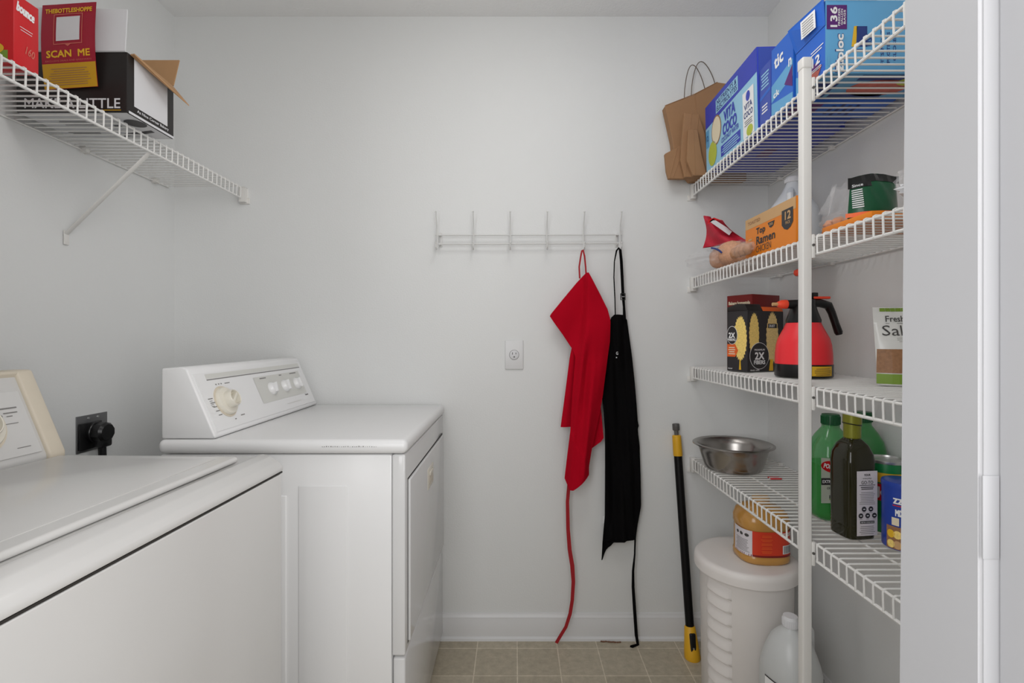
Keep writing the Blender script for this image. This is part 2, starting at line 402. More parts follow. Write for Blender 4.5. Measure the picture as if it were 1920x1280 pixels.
slope_box(0.062, 0.1545, Dd-0.04, 0.168, 0.002, 0.0024, M_PANEL, k)
p0 = k; pp = Pr(p0, fc)
pp.rect(0.285, 0.050, 0.605, 0.138, M_PANEL, 7)
for (a, b, l) in ((0.32, 0.130, 0.04), (0.45, 0.131, 0.018), (0.53, 0.131, 0.05)): pp.rect(a, b, a+l, b+0.0035, M_GINK, 8)
for i in range(5): pp.rect(0.034+0.004*i, 0.098-0.012*i, 0.054+0.003*i, 0.1005-0.012*i, M_GINK, 7)
for i in range(4): pp.rect(0.037, 0.092-0.005*i, 0.049, 0.0935-0.005*i, M_GINK, 7)
for a in (0.09, 0.102, 0.114): pp.rect(a, 0.134, a+0.005, 0.1375, M_GINK, 7)
pp.rect(0.132, 0.134, 0.157, 0.1365, M_GINK, 7); pp.rect(0.145, 0.034, 0.165, 0.037, M_GINK, 7); pp.rect(0.112, 0.028, 0.119, 0.031, M_GINK, 7)
pp.text('Kenmore', 0.597, 0.044, 0.026, 0.007, M_INK, 7); pp.rect(0.43, 0.028, 0.54, 0.030, M_PANEL, 7)
p0.build('control_panel', cons)
def knob(parent, cx, cy, r, hgt, name, big=False):
    k = B()
    T = Matrix.Translation(fc(cx, cy, 0.002)) @ V((0, 0, 1)).rotation_difference(nrm).to_matrix().to_4x4()
    if big:
        k.lathe([(r*1.13, 0), (r*1.13, 0.002)], M_BEIGE, seg=40, T=T)
        k.lathe([(r, 0.002), (r, 0.006), (r*0.94, 0.011), (r*0.6, 0.013), (r*0.58, hgt), (r*0.53, hgt+0.003), (r*0.5, hgt+0.002), (r*0.47, hgt-0.012)], M_CREAM, seg=40, T=T)
        k.box((-r*0.1, -r*0.48, hgt-0.02), (r*0.1, r*0.48, hgt+0.002), M_CREAM, 0.002, T=T @ Matrix.Rotation(0.6, 4, 'Z'))
    else:
        k.lathe([(r, 0), (r, 0.004), (r*0.9, 0.008), (r*0.82, hgt*0.8), (r*0.75, hgt)], M_ENAM, seg=32, T=T)
        k.box((-r*0.16, -r*0.8, hgt-0.004), (r*0.16, r*0.8, hgt+0.007), M_ENAM, 0.0015, T=T @ Matrix.Rotation(cx*3, 4, 'Z'))
    return k.build(name, parent)
knob(cons, 0.102, 0.084, 0.040, 0.030, 'dial', True)
for cx in (0.371, 0.463, 0.556): knob(cons, cx, 0.092, 0.022, 0.014, 'knob')
k = B()
for i in range(26):
    x = 0.56-0.0055*i; k.box((x, -0.0048+0.0, 0.9005), (x+random.uniform(0.001, 0.0035), -0.0038, 0.9005+random.uniform(0.0008, 0.003)), M_GINK)
o = k.build('scuff_mark', dr, smooth=False); o['label'] = 'grey scuffs along the near edge of the top'

# ------------------------------------------------------------------ washer (turned about 2 degrees)
ws = thing('washing_machine', 'white top loading washing machine with beige trimmed console, nearest the camera at left', 'washing machine', (-0.523, 1.117, 0), math.radians(-2.0))
k = B(); k.box((-0.655, -0.683, 0.02), (-0.004, -0.004, 0.874), M_ENAMW, 0.006)
for a in ((-0.6, -0.6), (-0.6, -0.06), (-0.06, -0.6), (-0.06, -0.06)): k.lathe([(0.02, 0), (0.02, 0.022)], M_BLACKP, (a[0], a[1], 0), 12)
k.build('cabinet', ws)
k = B(); k.box((-0.006, -0.680, 0.03), (0.0, -0.006, 0.8745), M_ENAMW, 0.0025, 3); k.build('front_panel', ws)
k = B()
prof = [(-0.66, 0.879), (-0.66, 0.910), (-0.06, 0.912), (-0.052, 0.9165), (-0.046, 0.917), (-0.028, 0.9115), (-0.010, 0.900), (0.0, 0.889), (0.0, 0.879)]
k.prism(prof, 'y', -0.690, 0.002, M_ENAMW, 0.003, seg=2)
k.build('top_deck', ws)
k = B(); k.box((-0.463, -0.63, 0.9125), (-0.067, -0.058, 0.925), M_ENAMW, 0.0055, 4)
k.box((-0.440, -0.60, 0.9245), (-0.10, -0.085, 0.9262), M_ENAMW, 0.0008)
k.build('lid', ws)
k = B(); k.box((-0.66, -0.690, 0.8755), (-0.001, 0.0, 0.8785), M_GAP); k.build('seam', ws, smooth=False)
# console
k = B()
WX = -0.523
prof = [(-0.655, 0.913), (-0.655, 1.085), (-0.600, 1.103), (-0.568, 1.103), (-0.492, 0.925), (-0.492, 0.913)]
k.prism(prof, 'y', -0.650, -0.046, M_ENAMW, 0.004, seg=2); wc = k.build('console', ws)
k = B(); prof2 = [(-0.660, 0.912), (-0.660, 1.088), (-0.602, 1.108), (-0.563, 1.108), (-0.484, 0.927), (-0.484, 0.912)]
k.prism(prof2, 'y', -0.058, -0.020, M_BEIGE, 0.006, seg=3); 
prof3 = [(-0.600, 1.100), (-0.566, 1.1075), (-0.560, 1.102), (-0.572, 1.075), (-0.590, 1.07)]
k.prism(prof3, 'y', -0.105, -0.05, M_BEIGE, 0.003, seg=2)
o = k.build('end_cap', wc); o['label'] = 'yellowed beige end cap'
sl = V((0.076, 0, -0.178)).normalized(); nrm = V((0.178, 0, 0.076)).normalized(); O = V((-0.492, 0, 0.925))
k = B(); slope_box(-0.645, 0.010, -0.066, 0.150, -0.001, 0.0025, M_ENAMW, k); slope_box(-0.645, 0.155, -0.100, 0.188, -0.001, 0.005, M_ENAMW, k)
p0 = k; pp = Pr(p0, fc)
pp.text('Kenmore', -0.13, 0.1, 0.03, 0.006, M_GINK, 8); pp.rect(-0.175, 0.126, -0.145, 0.128, M_GINK, 8)
pp.rect(-0.12, 0.113, -0.082, 0.116, M_GINK, 8); pp.rect(-0.112, 0.103, -0.084, 0.1055, M_GINK, 8); pp.rect(-0.108, 0.096, -0.096, 0.098, M_GINK, 8)
pp.rect(-0.118, 0.080, -0.090, 0.0815, M_GINK, 8); pp.rect(-0.135, 0.048, -0.128, 0.051, M_GINK, 8); pp.rect(-0.112, 0.026, -0.084, 0.0275, M_GINK, 8)
pp.lines(-0.3, 0.03, -0.2, 0.06, 4, M_GINK, 8)
p0.build('control_panel', wc)
knob(wc, -0.172, 0.083, 0.050, 0.030, 'dial', True); knob(wc, -0.42, 0.083, 0.028, 0.016, 'knob')

# ------------------------------------------------------------------ outlets
t = thing('dryer_outlet', 'square steel power plate with a big black plug, low on the left wall', 'power outlet', (XL, 1.568, 0.88))
k = B(); k.box((0, -0.057, -0.057), (0.004, 0.057, 0.057), M_STEELP, 0.0012)
for a, b in ((-0.015, 0.047), (0.02, 0.047), (-0.045, -0.04)): k.lathe([(0.003, 0), (0.003, 0.002)], M_SILV, T=Matrix.Translation((0.004, a, b)) @ Matrix.Rotation(PI/2, 4, 'Y'), seg=10)
k.build('cover_plate', t)
k = B(); k.box((0.004, -0.052, -0.05), (0.010, 0.03, 0.034), M_BLACKP, 0.003); k.build('socket', t)
k = B(); T = Matrix.Translation((0.008, 0.0, 0.0)) @ Matrix.Rotation(PI/2, 4, 'Y')
k.lathe([(0.034, 0), (0.034, 0.012), (0.032, 0.014)], M_BLACKP, T=T, seg=28)
k.lathe([(0.031, 0.012), (0.032, 0.038), (0.026, 0.046)], M_BLACKP, T=T, seg=10)
k.box((0.02, -0.02, -0.046), (0.052, 0.02, -0.006), M_BLACKP, 0.006)
pl = k.build('plug', t)
k = B(); k.tube([(0.034, 0, -0.04), (0.036, 0, -0.09), (0.05, 0.03, -0.2), (0.08, 0.1, -0.4), (0.15, 0.14, -0.6), (0.38, 0.15, -0.76)], 0.011, M_BLACKP, 10); k.build('power_cord', pl)
t = thing('wall_outlet', 'white single round outlet in its plate on the back wall', 'power outlet', (-0.004, YB, 1.111))
k = B(); k.box((-0.036, -0.006, -0.057), (0.036, 0, 0.057), M_TRIM, 0.0025, 3); k.build('cover_plate', t)
k = B(); T = Matrix.Rotation(PI/2, 4, 'X')
k.lathe([(0.018, 0.005), (0.018, 0.0085), (0.017, 0.009)], M_WHITEC, T=T, seg=32)
k.box((-0.008, -0.0095, 0.001), (-0.0055, -0.0088, 0.010), M_INK); k.box((0.0055, -0.0095, 0.002), (0.0078, -0.0088, 0.009), M_INK)
k.lathe([(0.0028, 0.0088), (0.0028, 0.0095)], M_INK, (0, 0, 0), 12, T=Matrix.Translation((0, 0, -0.008)) @ T)
k.lathe([(0.0195, 0.0055), (0.0195, 0.0064)], M_GINK, T=T, seg=32)
k.build('socket', t)

# ------------------------------------------------------------------ hook rail
t = thing('hook_rail', 'white wire coat rail with six double hooks on the back wall', 'coat rack', (0.053, YB, 1.56))
k = B()
k.tube([(-0.362, -0.028, 0.015), (0.360, -0.028, 0.017)], 0.0026, M_HOOK); k.tube([(-0.362, -0.028, -0.020), (0.360, -0.028, -0.016)], 0.0026, M_HOOK)
k.build('rail', t)
for i in range(6):
    x = -0.355+0.1415*i; k = B()
    k.tube([(x, -0.060, 0.098), (x, -0.056, 0.080), (x, -0.034, 0.05), (x, -0.031, 0.02), (x, -0.031, -0.02), (x, -0.036, -0.038), (x, -0.052, -0.045), (x, -0.062, -0.036), (x, -0.065, -0.020)], 0.0026, M_HOOK)
    k.blob((x, -0.060, 0.098), (0.0034, 0.0034, 0.0034), M_HOOK, 0); k.blob((x, -0.065, -0.02), (0.0036, 0.0036, 0.0036), M_HOOK, 0)
    k.build('hook', t)
for x in (-0.345, 0.345):
    k = B(); k.tube([(x, 0, 0.022), (x, -0.028, 0.020)], 0.0045, M_HOOK, 10); k.tube([(x, 0, -0.018), (x, -0.028, -0.018)], 0.003, M_HOOK, 10); k.box((x-0.006, -0.003, -0.026), (x+0.006, 0, 0.030), M_HOOK, 0.001); k.build('wall_mount', t)

# ------------------------------------------------------------------ aprons
def interp(tab, y):
    if y <= tab[0][0]: return tab[0][1]
    for (a, x0), (b, x1) in zip(tab, tab[1:]):
        if y <= b: return x0+(x1-x0)*(y-a)/(b-a)
    return tab[-1][1]
def cloth(kk, left, right, Y, m, depth, nu=26, nv=60, th=0.0022):
    y0 = left[0][0]; y1 = left[-1][0]; vs_ = []; fs = []
    for side in (0, 1):
        for j in range(nv+1):
            py = y0+(y1-y0)*j/nv; a = interp(left, py); b = interp(right, py)
            for i in range(nu+1):
                u = i/nu; px = a+(b-a)*u; q = W(px, py, Y); d = depth(px, py, u)
                vs_.append(V((q.x, Y-d+side*th, q.z)))
    n = (nu+1)*(nv+1)
    for j in range(nv):
        for i in range(nu):
            a = j*(nu+1)+i; fs.append((a, a+nu+1, a+nu+2, a+1)); fs.append((n+a+1, n+a+nu+2, n+a+nu+1, n+a))
    for j in range(nv):
        a = j*(nu+1); fs.append((a, n+a, n+a+nu+1, a+nu+1)); a += nu; fs.append((a+nu+1, n+a+nu+1, n+a, a))
    for i in range(nu):
        fs.append((i+1, n+i+1, n+i, i)); a = nv*(nu+1)+i; fs.append((a, n+a, n+a+1, a+1))
    kk.add(vs_, fs, m)
def ss(x, a, b):
    t_ = max(0, min(1, (x-a)/(b-a))); return t_*t_*(3-2*t_)
ra = thing('apron', 'red cloth apron hanging by its neck loop from the rail, one corner out', 'apron', (0.24, 1.905, 0.0))
IM = Matrix.Translation((-0.24, -1.905, 0))
k = B(); k.M = IM
Lf = [(513, 1097), (530, 1081), (560, 1056), (592, 1030), (604, 1038), (630, 1057), (656, 1074), (670, 1078), (740, 1072), (800, 1069), (850, 1063), (895, 1058), (913, 1066)]
Rt = [(513, 1101), (535, 1113), (556, 1125), (580, 1137), (600, 1142), (640, 1142), (700, 1134), (740, 1129), (770, 1124), (810, 1115), (841, 1108), (870, 1103), (888, 1102), (905, 1082), (913, 1072)]
ridge = [(513, 1094), (545, 1096), (600, 1094), (660, 1086), (740, 1078), (800, 1071), (913, 1060)]
def dred(px, py, u):
    r = interp(ridge, py)
    d = 0.006+0.026*ss(px, r-5, r+7)*(1-0.6*ss(px, r+12, r+62))
    d += 0.007*math.sin((px-r)*0.15+py*0.012)*ss(py, 560, 700)+0.004*math.sin((px+py)*0.055)*(1-ss(py, 640, 720))
    d += 0.010*math.exp(-((px-(1118-(py-600)*0.10))/7.0)**2)*ss(py, 600, 720)
    d -= 0.006*math.exp(-((px-(1104-(py-600)*0.06))/5.0)**2)*ss(py, 620, 700)
    d += 0.009*ss(py-(px-1070)*2.2, 800, 812)*0.9
    return max(d, 0.0)*1.1
cloth(k, Lf, Rt, 1.893, M_RED, dred, 40, 90); k.build('bib', ra)
k = B(); k.M = IM
cloth(k, [(640, 1074), (670, 1068), (740, 1059), (800, 1051)], [(640, 1095), (670, 1092), (740, 1088), (800, 1080)], 1.899, M_RED, lambda px, py, u: 0.004+0.004*math.sin(u*7), 14, 20)
cloth(k, [(700, 1112), (756, 1108), (824, 1100), (842, 1102)], [(700, 1132), (756, 1126), (824, 1132), (842, 1107)], 1.899, M_RED, lambda px, py, u: 0.002+0.004*math.sin(u*5+1), 14, 20)
k.build('skirt', ra)
k = B(); k.M = IM
k.ribbon([W(1087, 522, 1.885), W(1086, 500, 1.885), W(1089, 480, 1.885), W(1091, 470, 1.885), W(1093, 468, 1.885), W(1096, 480, 1.887), W(1098, 500, 1.887), W(1099, 516, 1.887)], 0.006, M_REDT, 0.002); k.build('neck_loop', ra)
k = B(); k.M = IM
P = [(1067, 905), (1064, 940), (1065, 990), (1068, 1030), (1073, 1060), (1075, 1090), (1073, 1125), (1069, 1150), (1061, 1175), (1050, 1193), (1043, 1205)]
k.ribbon([W(a, b, 1.895) for a, b in P], [0.013, 0.013, 0.014, 0.015, 0.016, 0.014, 0.013, 0.013, 0.012, 0.012, 0.012], M_REDT, 0.002); k.build('tie', ra)

ba = thing('apron', 'black cloth apron with buckled neck strap on the last hook at right', 'apron', (0.43, 1.925, 0.0))
IM = Matrix.Translation((-0.43, -1.925, 0))
k = B(); k.M = IM
Lf = [(590, 1150), (597, 1143), (640, 1138), (680, 1132), (735, 1127), (770, 1130), (804, 1132), (968, 1133), (1014, 1128), (1045, 1126)]
Rt = [(590, 1168), (598, 1175), (660, 1182), (735, 1189), (788, 1194), (798, 1197), (803, 1194), (835, 1199), (945, 1200), (975, 1196), (1012, 1191), (1014, 1150), (1026, 1138), (1045, 1128)]
def dblk(px, py, u):
    return (0.012+0.009*math.sin((px-1140)*0.14+(py-600)*0.010)+0.005*math.sin(px*0.31-py*0.02)+0.006*math.exp(-((px-(1155+(py-600)*0.03))/5.0)**2)+0.006*ss(px-(1170-(py-860)*0.2), -3, 3)*ss(py, 840, 900))
cloth(k, Lf, Rt, 1.925, M_BLK, dblk, 36, 90); bd = k.build('bib', ba)
k = B(); k.M = IM; pr = Pr(k, flat(W(1157, 662, 1.9), (1, 0, 0), (0, 0, 1))); pr.text('G', 0, 0, 0.008, 0.012, M_WHITEC, 2)
k.box(W(1155, 671, 1.9)+V((0, -0.0002, 0)), W(1157, 669, 1.9)+V((0, 0.001, 0)), M_WHITEC); k.build('logo', ba, smooth=False)
k = B(); k.M = IM
k.ribbon([W(1154, 600, 1.905), W(1153, 560, 1.905), W(1151, 520, 1.905), W(1152, 490, 1.9), W(1156, 470, 1.888), W(1160, 465, 1.888), W(1163, 469, 1.888), W(1165, 490, 1.9), W(1167, 530, 1.905), W(1168, 552, 1.905), W(1170, 575, 1.908), W(1171, 600, 1.908)],
         [0.004, 0.004, 0.004, 0.004, 0.006, 0.008, 0.010, 0.011, 0.011, 0.011, 0.009, 0.012], M_BLK, 0.002)
ns = k.build('neck_strap', ba)
k = B(); k.M = IM; c = W(1168, 556, 1.902)
k.tube([c+V((-0.008, 0, 0.012)), c+V((0.008, 0, 0.012)), c+V((0.008, 0, -0.012)), c+V((-0.008, 0, -0.012)), c+V((-0.008, 0, 0.012))], 0.0022, M_BLACKP)
k.tube([c+V((-0.008, 0, 0)), c+V((0.008, 0, 0))], 0.002, M_NICKEL); k.build('buckle', ns)
k = B(); k.M = IM
P = [(1191, 1005), (1190, 1040), (1187, 1070), (1187, 1100), (1189, 1130), (1191, 1160), (1193, 1190), (1196, 1208)]
k.ribbon([W(a, b, 1.912-0.0015*i) for i, (a, b) in enumerate(P)]+[V((0.447, 1.885, 0.006)), V((0.436, 1.882, 0.008))], [0.006, 0.006, 0.009, 0.011, 0.012, 0.012, 0.012, 0.012, 0.012, 0.006], M_BLK, 0.002); k.build('tie', ba)
k = B(); k.M = IM; k.box(W(1130, 981, 1.93), W(1137, 967, 1.93)+V((0, 0.002, 0)), M_WHITE); k.build('care_tag', ba)['label'] = 'small white care tag'

# ------------------------------------------------------------------ wire shelves
def wire_shelf(xf, xb, y0, y1, z, label, brace=None, mid=False):
    sg = 1 if xb > xf else -1
    t = thing('wire_shelf', label, 'shelf', (xf, y1, z), 0, 'white coated wire shelves')
    r = 0.0021; LH = 0.040; D = abs(xb-xf)
    k = B(); n = int((y1-y0)/0.0254)
    for i in range(n+1):
        y = -0.006-i*0.0254
        k.tube([(0, y, 0.003), (sg*(D-0.006), y, 0.003)], r, M_WIRE, 6)
    for a in ((0.36, 0.985) if mid else (0.985,)): k.tube([(sg*D*a, -0.002, -0.0012), (sg*D*a, y0-y1, -0.0012)], 0.0028, M_WIRE, 8)
    k.build('wire_deck', t)
    k = B()
    for i in range(n+1):
        y = -0.006-i*0.0254
        k.tube([(sg*0.001, y, 0.003), (-sg*0.003, y, 0.001), (-sg*0.0035, y, -0.004), (-sg*0.0025, y, -LH)], r, M_WIRE, 6)
    k.tube([(0, -0.002, -0.0016), (0, y0-y1, -0.0016)], 0.0030, M_WIRE, 8); k.tube([(0, -0.002, -LH), (0, y0-y1, -LH)], 0.0036, M_WIRE, 8)
    k.build('front_lip', t)
    k = B(); k.box((-sg*0.007, YB-y1-0.024, -LH-0.012), (sg*0.012, YB-y1, 0.004), M_POST, 0.002)
    k.box((-sg*0.016, YB-y1-0.004, -LH-0.016), (sg*0.02, YB-y1, -LH+0.006), M_POST, 0.001); k.build('end_bracket', t)
    for q in (0.08, 0.38, 0.72, 1.05, 1.35):
        if q < y1-y0:
            k = B(); k.box((sg*(D-0.016), -q-0.008, -0.008), (sg*(D+0.0), -q+0.008, 0.008), M_POST, 0.002); k.build('wall_clip', t)
    if brace:
        yb, zb = brace; k = B()
        a = V((sg*0.004, yb-y1-0.03, -LH)); b = V((sg*(D-0.002), yb-y1, zb-z))
        k.tube([a, a*0.5+b*0.5, b], 0.008, M_POST, 8, flat=0.35)
        k.box(b+V((-0.002, -0.008, -0.03)) if sg > 0 else b+V((-0.0, -0.008, -0.03)), b+V((0.004, 0.008, 0.012)), M_POST, 0.0015)
        k.build('support_brace', t)
    return t
S_A, S_B, S_C, S_D, S_L = 1.771, 1.411, 1.062, 0.706, 1.759
RX, LX = 0.692, -1.06
wire_shelf(RX, XR, 0.44, 1.925, S_A, 'topmost of the four white wire shelves at right, holding boxes and paper bags')
wire_shelf(RX, XR, 0.44, 1.925, S_B, 'second white wire shelf from the top at right, holding the orange noodle box')
wire_shelf(RX, XR, 0.44, 1.925, S_C, 'third white wire shelf from the top at right, holding the red sprayer')
wire_shelf(RX, XR, 0.44, 1.925, S_D, 'lowest white wire shelf at right, holding the steel bowl and oil bottles', mid=True)
wire_shelf(LX, XL, 0.44, 1.915, S_L, 'white wire shelf on the left wall above the washer and dryer', brace=(1.476, 1.485))
t = thing('shelf_post', 'tall white square upright post in front of the four pantry shelves', 'post', (0.670, 1.147, 0))
k = B(); k.box((-0.0105, -0.0105, 0.01), (0.0105, 0.0105, 1.800), M_POST, 0.0025, 3); k.build('pole', t)
k = B(); k.box((-0.0120, -0.0120, 1.796), (0.0120, 0.0120, 1.823), M_POST, 0.004, 4); k.build('cap', t)
k = B(); k.box((-0.013, -0.013, 0), (0.013, 0.013, 0.014), M_POST, 0.003); k.build('foot', t)
for z in (S_A, S_B, S_C, S_D):
    k = B(); k.box((0.010, -0.012, z-0.050), (0.0175, 0.012, z+0.005), M_POST, 0.002)
    k.lathe([(0.003, 0), (0.003, 0.003)], M_GREYP, T=Matrix.Translation((0.012, -0.012, z-0.02)) @ Matrix.Rotation(PI/2, 4, 'X'), seg=8); k.build('shelf_clip', t)
DZ = 0.0075                                   # deck wires rise this far above the shelf height

# ------------------------------------------------------------------ items helper: plain carton
def carton(name, label, loc, rz, L, Dp, H, body, prints=None, group=None, cat='box', tilt=0, open_top=None):
    # local: x = width (L), y = depth (Dp), z = height, origin at base, corner 0,0 nearest-left
    t = thing(name, label, cat, loc, rz, group)
    t.rotation_euler = (0, tilt, rz)
    k = B(); k.box((0, 0, 0), (L, Dp, H), body, 0.0015, 2)
    if prints: prints(k, L, Dp, H)
    k.build('carton', t, ang=30)
    return t
# left face (x = 0) is seen from -X: text runs from far (y = Dp) to near (y = 0)
def fl(k, Dp): return Pr(k, flat((0, Dp, 0), (0, -1, 0), (0, 0, 1)))
def fn(k): return Pr(k, flat((0, 0, 0), (1, 0, 0), (0, 0, 1)))
def fb(k): return Pr(k, flat((0, 0, 0), (0, 1, 0), (1, 0, 0)))          # underside
def bottom(k, L, D_, m): Pr(k, flat((0, 0, 0), (0, 1, 0), (1, 0, 0))).rect(0.002, 0.002, D_-0.002, L-0.002, m)

# ------------------------------------------------------------------ top right shelf
zA = S_A+DZ
def vita(k, L, Dp, H):
    p = fl(k, Dp)
    p.rect(0.001, 0.001, Dp-0.001, H-0.001, M_LBLUE, 1)
    p.poly([(0.001, H*0.66), (Dp-0.001, H*0.70), (Dp-0.001, H-0.001), (0.001, H-0.001)], M_DBLUE, 2)
    p.rect(0.095, H*0.73, 0.265, H*0.92, M_LBLUE, 3)
    p.text('NUTRIENTS &', 0.18, H*0.872, 0.15, 0.017, M_NAVY, 4, bold=0.03); p.text('ELECTROLYTES', 0.18, H*0.785, 0.155, 0.018, M_NAVY, 4, bold=0.03)
    p.text('VITA', 0.20, H*0.57, 0.085, 0.036, M_DBLUE, 4, bold=0.05); p.text('COCO', 0.20, H*0.395, 0.105, 0.038, M_DBLUE, 4, bold=0.06)
    p.text('COCONUT WATER', 0.20, H*0.27, 0.13, 0.016, M_DBLUE, 4, bold=0.02)
    p.disc(0.095, H*0.50, 0.036, 0.045, M_CREAMP, 4); p.disc(0.095, H*0.50, 0.041, 0.050, M_KRAFT, 3); p.disc(0.060, H*0.21, 0.036, 0.042, M_LIME, 4)
    p.rect(0.004, H*0.36, 0.030, H*0.62, M_SKY, 3); p.text('12', 0.017, H*0.50, 0.016, 0.02, M_NAVY, 4)
    p.rect(0.13, H*0.05, 0.275, H*0.20, M_DBLUE, 3); p.lines(0.135, H*0.065, 0.27, H*0.19, 4, M_LBLUE, 4)
    p.rect(0.295, 0.004, 0.365, H*0.60, M_WHITE, 4); p.text('VITA', 0.330, H*0.40, 0.05, 0.018, M_NAVY, 5, bold=0.04); p.text('COCO', 0.330, H*0.30, 0.056, 0.018, M_NAVY, 5, bold=0.04)
    p.disc(0.330, H*0.52, 0.013, 0.015, M_DBLUE, 5); p.lines(0.305, H*0.16, 0.355, H*0.24, 3, M_GINK, 5); p.disc(0.337, H*0.08, 0.02, 0.016, M_LIME, 5)
    b = fb(k); b.rect(0.16, 0.10, 0.22, 0.14, M_PURPLE, 2); b.lines(0.05, 0.02, 0.2, 0.05, 3, M_NAVY, 2)
    n = fn(k); n.rect(0.004, 0.004, 0.05, H-0.004, M_INDIGO, 2)
carton('drink_carton', 'blue coconut water carton standing beside the brown paper bags', (0.700, 1.428, zA), 0, 0.25, 0.385, 0.238, M_DBLUE, vita, tilt=math.radians(-1.2))
def indigo(k, L, Dp, H):
    p = fl(k, Dp); p.rect(0.001, 0.001, Dp-0.001, H-0.001, M_INDIGO, 1)
    p.lines(0.008, H*0.62, 0.05, H*0.90, 5, M_LBLUE, 2); p.lines(0.010, H*0.2, 0.045, H*0.36, 3, M_WHITE, 2)
    p.poly([(0.001, H*0.44), (Dp-0.001, H*0.5), (Dp-0.001, H*0.56), (0.001, H*0.5)], M_MBLUE, 2)
carton('storage_bag_box', 'narrow indigo blue box between the coconut carton and bright blue box', (0.702, 1.362, zA), 0, 0.22, 0.060, 0.166, M_INDIGO, indigo, group='blue boxes on the top shelf')
def ic(k, L, Dp, H):
    p = fl(k, Dp); p.rect(0.001, 0.001, Dp-0.001, H-0.001, M_MBLUE, 1)
    p.poly([(0.001, H*0.22), (Dp-0.001, H*0.34), (Dp-0.001, H*0.58), (0.001, H*0.46)], M_SKY, 2)
    p.poly([(0.001, H*0.02), (Dp-0.001, H*0.02), (Dp-0.001, H*0.12), (0.001, H*0.2)], M_SKY, 2)
    p.text('tic', Dp*0.36, H*0.76, 0.045, 0.034, M_WHITE, 3, rot=0.1, bold=0.05); p.text('ck', Dp*0.25, H*0.30, 0.03, 0.018, M_WHITE, 3, bold=0.05)
    p.poly([(Dp*0.62, H*0.32), (Dp*0.98, H*0.2), (Dp*0.98, H*0.5)], M_PURPLE, 3); p.text('n', Dp*0.88, H*0.56, 0.014, 0.02, M_WHITE, 4, bold=0.05)
    q = fn(k); q.rect(0.001, 0.001, L-0.001, H-0.001, M_MBLUE, 1); q.disc(0.022, H*0.88, 0.010, 0.010, M_SKY, 2); q.lines(0.008, H*0.74, 0.04, H*0.79, 2, M_WHITE, 2)
    b = fb(k); b.rect(0.02, 0.02, Dp-0.01, 0.09, M_PURPLE, 2); b.lines(0.02, 0.12, Dp-0.02, 0.2, 4, M_NAVY, 2)
carton('storage_bag_box', 'bright blue box with pale swoosh beside the large bag box', (0.702, 1.252, zA), 0, 0.26, 0.106, 0.185, M_MBLUE, ic, group='blue boxes on the top shelf')
t = thing('storage_bag_box', 'large blue box reading 136 on its pale side, nearest on the top shelf', 'box', (0.704, 1.125, zA), 0, 'blue boxes on the top shelf')
k = B(); L, Dp, H = 0.275, 0.118, 0.166
k.box((0, 0, 0), (L, Dp, H), M_SKY, 0.0015)
p = fl(k, Dp); p.rect(0.001, 0.001, Dp-0.001, H-0.001, M_MBLUE, 1)
p.poly([(0.001, H*0.02), (Dp*0.9, H*0.02), (0.001, H*0.3)], M_SKY, 2); p.poly([(0.01, H*0.18), (Dp*0.75, H*0.02), (Dp*0.9, H*0.16), (0.03, H*0.26)], M_SALMON, 3); p.poly([(0.03, H*0.24), (Dp*0.8, H*0.12), (Dp*0.8, H*0.26)], M_PURPLE, 4)
p.text('12', Dp*0.72, H*0.28, 0.030, 0.022, M_WHITE, 5, bold=0.06); p.rect(Dp*0.5, H*0.39, Dp*0.9, H*0.405, M_WHITE, 4); p.rect(Dp*0.55, H*0.43, Dp*0.95, H*0.445, M_WHITE, 4); p.lines(Dp*0.55, H*0.14, Dp*0.9, H*0.19, 2, M_WHITE, 5)
p.rect(0.001, H*0.655, Dp-0.001, H*0.663, M_NAVY, 3)
n = fn(k)
n.rect(0.002, H*0.60, 0.048, H*0.93, M_PURPLE, 2); n.text('136', 0.018, H*0.765, 0.046, 0.016, M_WHITE, 3, rot=PI/2, bold=0.07)
for i, s in enumerate(('FREEZER', 'GALLON', 'BAGS')): n.text(s, 0.030+0.0062*i, H*0.765, 0.040-0.004*i, 0.0045, M_WHITE, 3, rot=PI/2, bold=0.03)
n.text('Ziploc', 0.034, H*0.27, 0.090, 0.026, M_NAVY, 2, rot=PI/2, bold=0.10); n.text('Ziploc', 0.034, H*0.27, 0.086, 0.022, M_WHITE, 4, rot=PI/2, bold=0.05)
n.rect(0.004, H*0.10, 0.009, H*0.22, M_SKY, 2)
n.poly([(0.058, H*0.36), (0.064, H*0.64), (0.072, H*0.645), (0.068, H*0.36)], M_YEL, 2); n.rect(0.070, H*0.36, 0.094, H*0.64, M_NAVY, 2); n.text('USA', 0.098, H*0.46, 0.030, 0.014, M_NAVY, 3, rot=PI/2, bold=0.04); n.rect(0.070, H*0.30, 0.085, H*0.33, M_NAVY, 2)
for j, s in enumerate(('FITS MOST', 'PROTECTS', 'CLOSES')): n.text(s, 0.128+0.014*j, H*0.35, 0.08-0.01*j, 0.007, M_NAVY, 2, rot=PI/2, bold=0.02)
b = fb(k); b.rect(0.006, 0.004, Dp-0.004, L-0.004, M_SKY, 1)
b.rect(0.006, 0.09, 0.03, 0.27, M_NAVY, 2); b.disc(0.066, 0.165, 0.040, 0.070, M_SALMON, 2); b.disc(0.035, 0.22, 0.018, 0.03, M_LIME, 3); b.rect(0.04, 0.01, 0.11, 0.06, M_NAVY, 2); b.rect(0.09, 0.07, 0.11, 0.2, M_NAVY, 2)
k.build('carton', t, ang=30)
k = B()
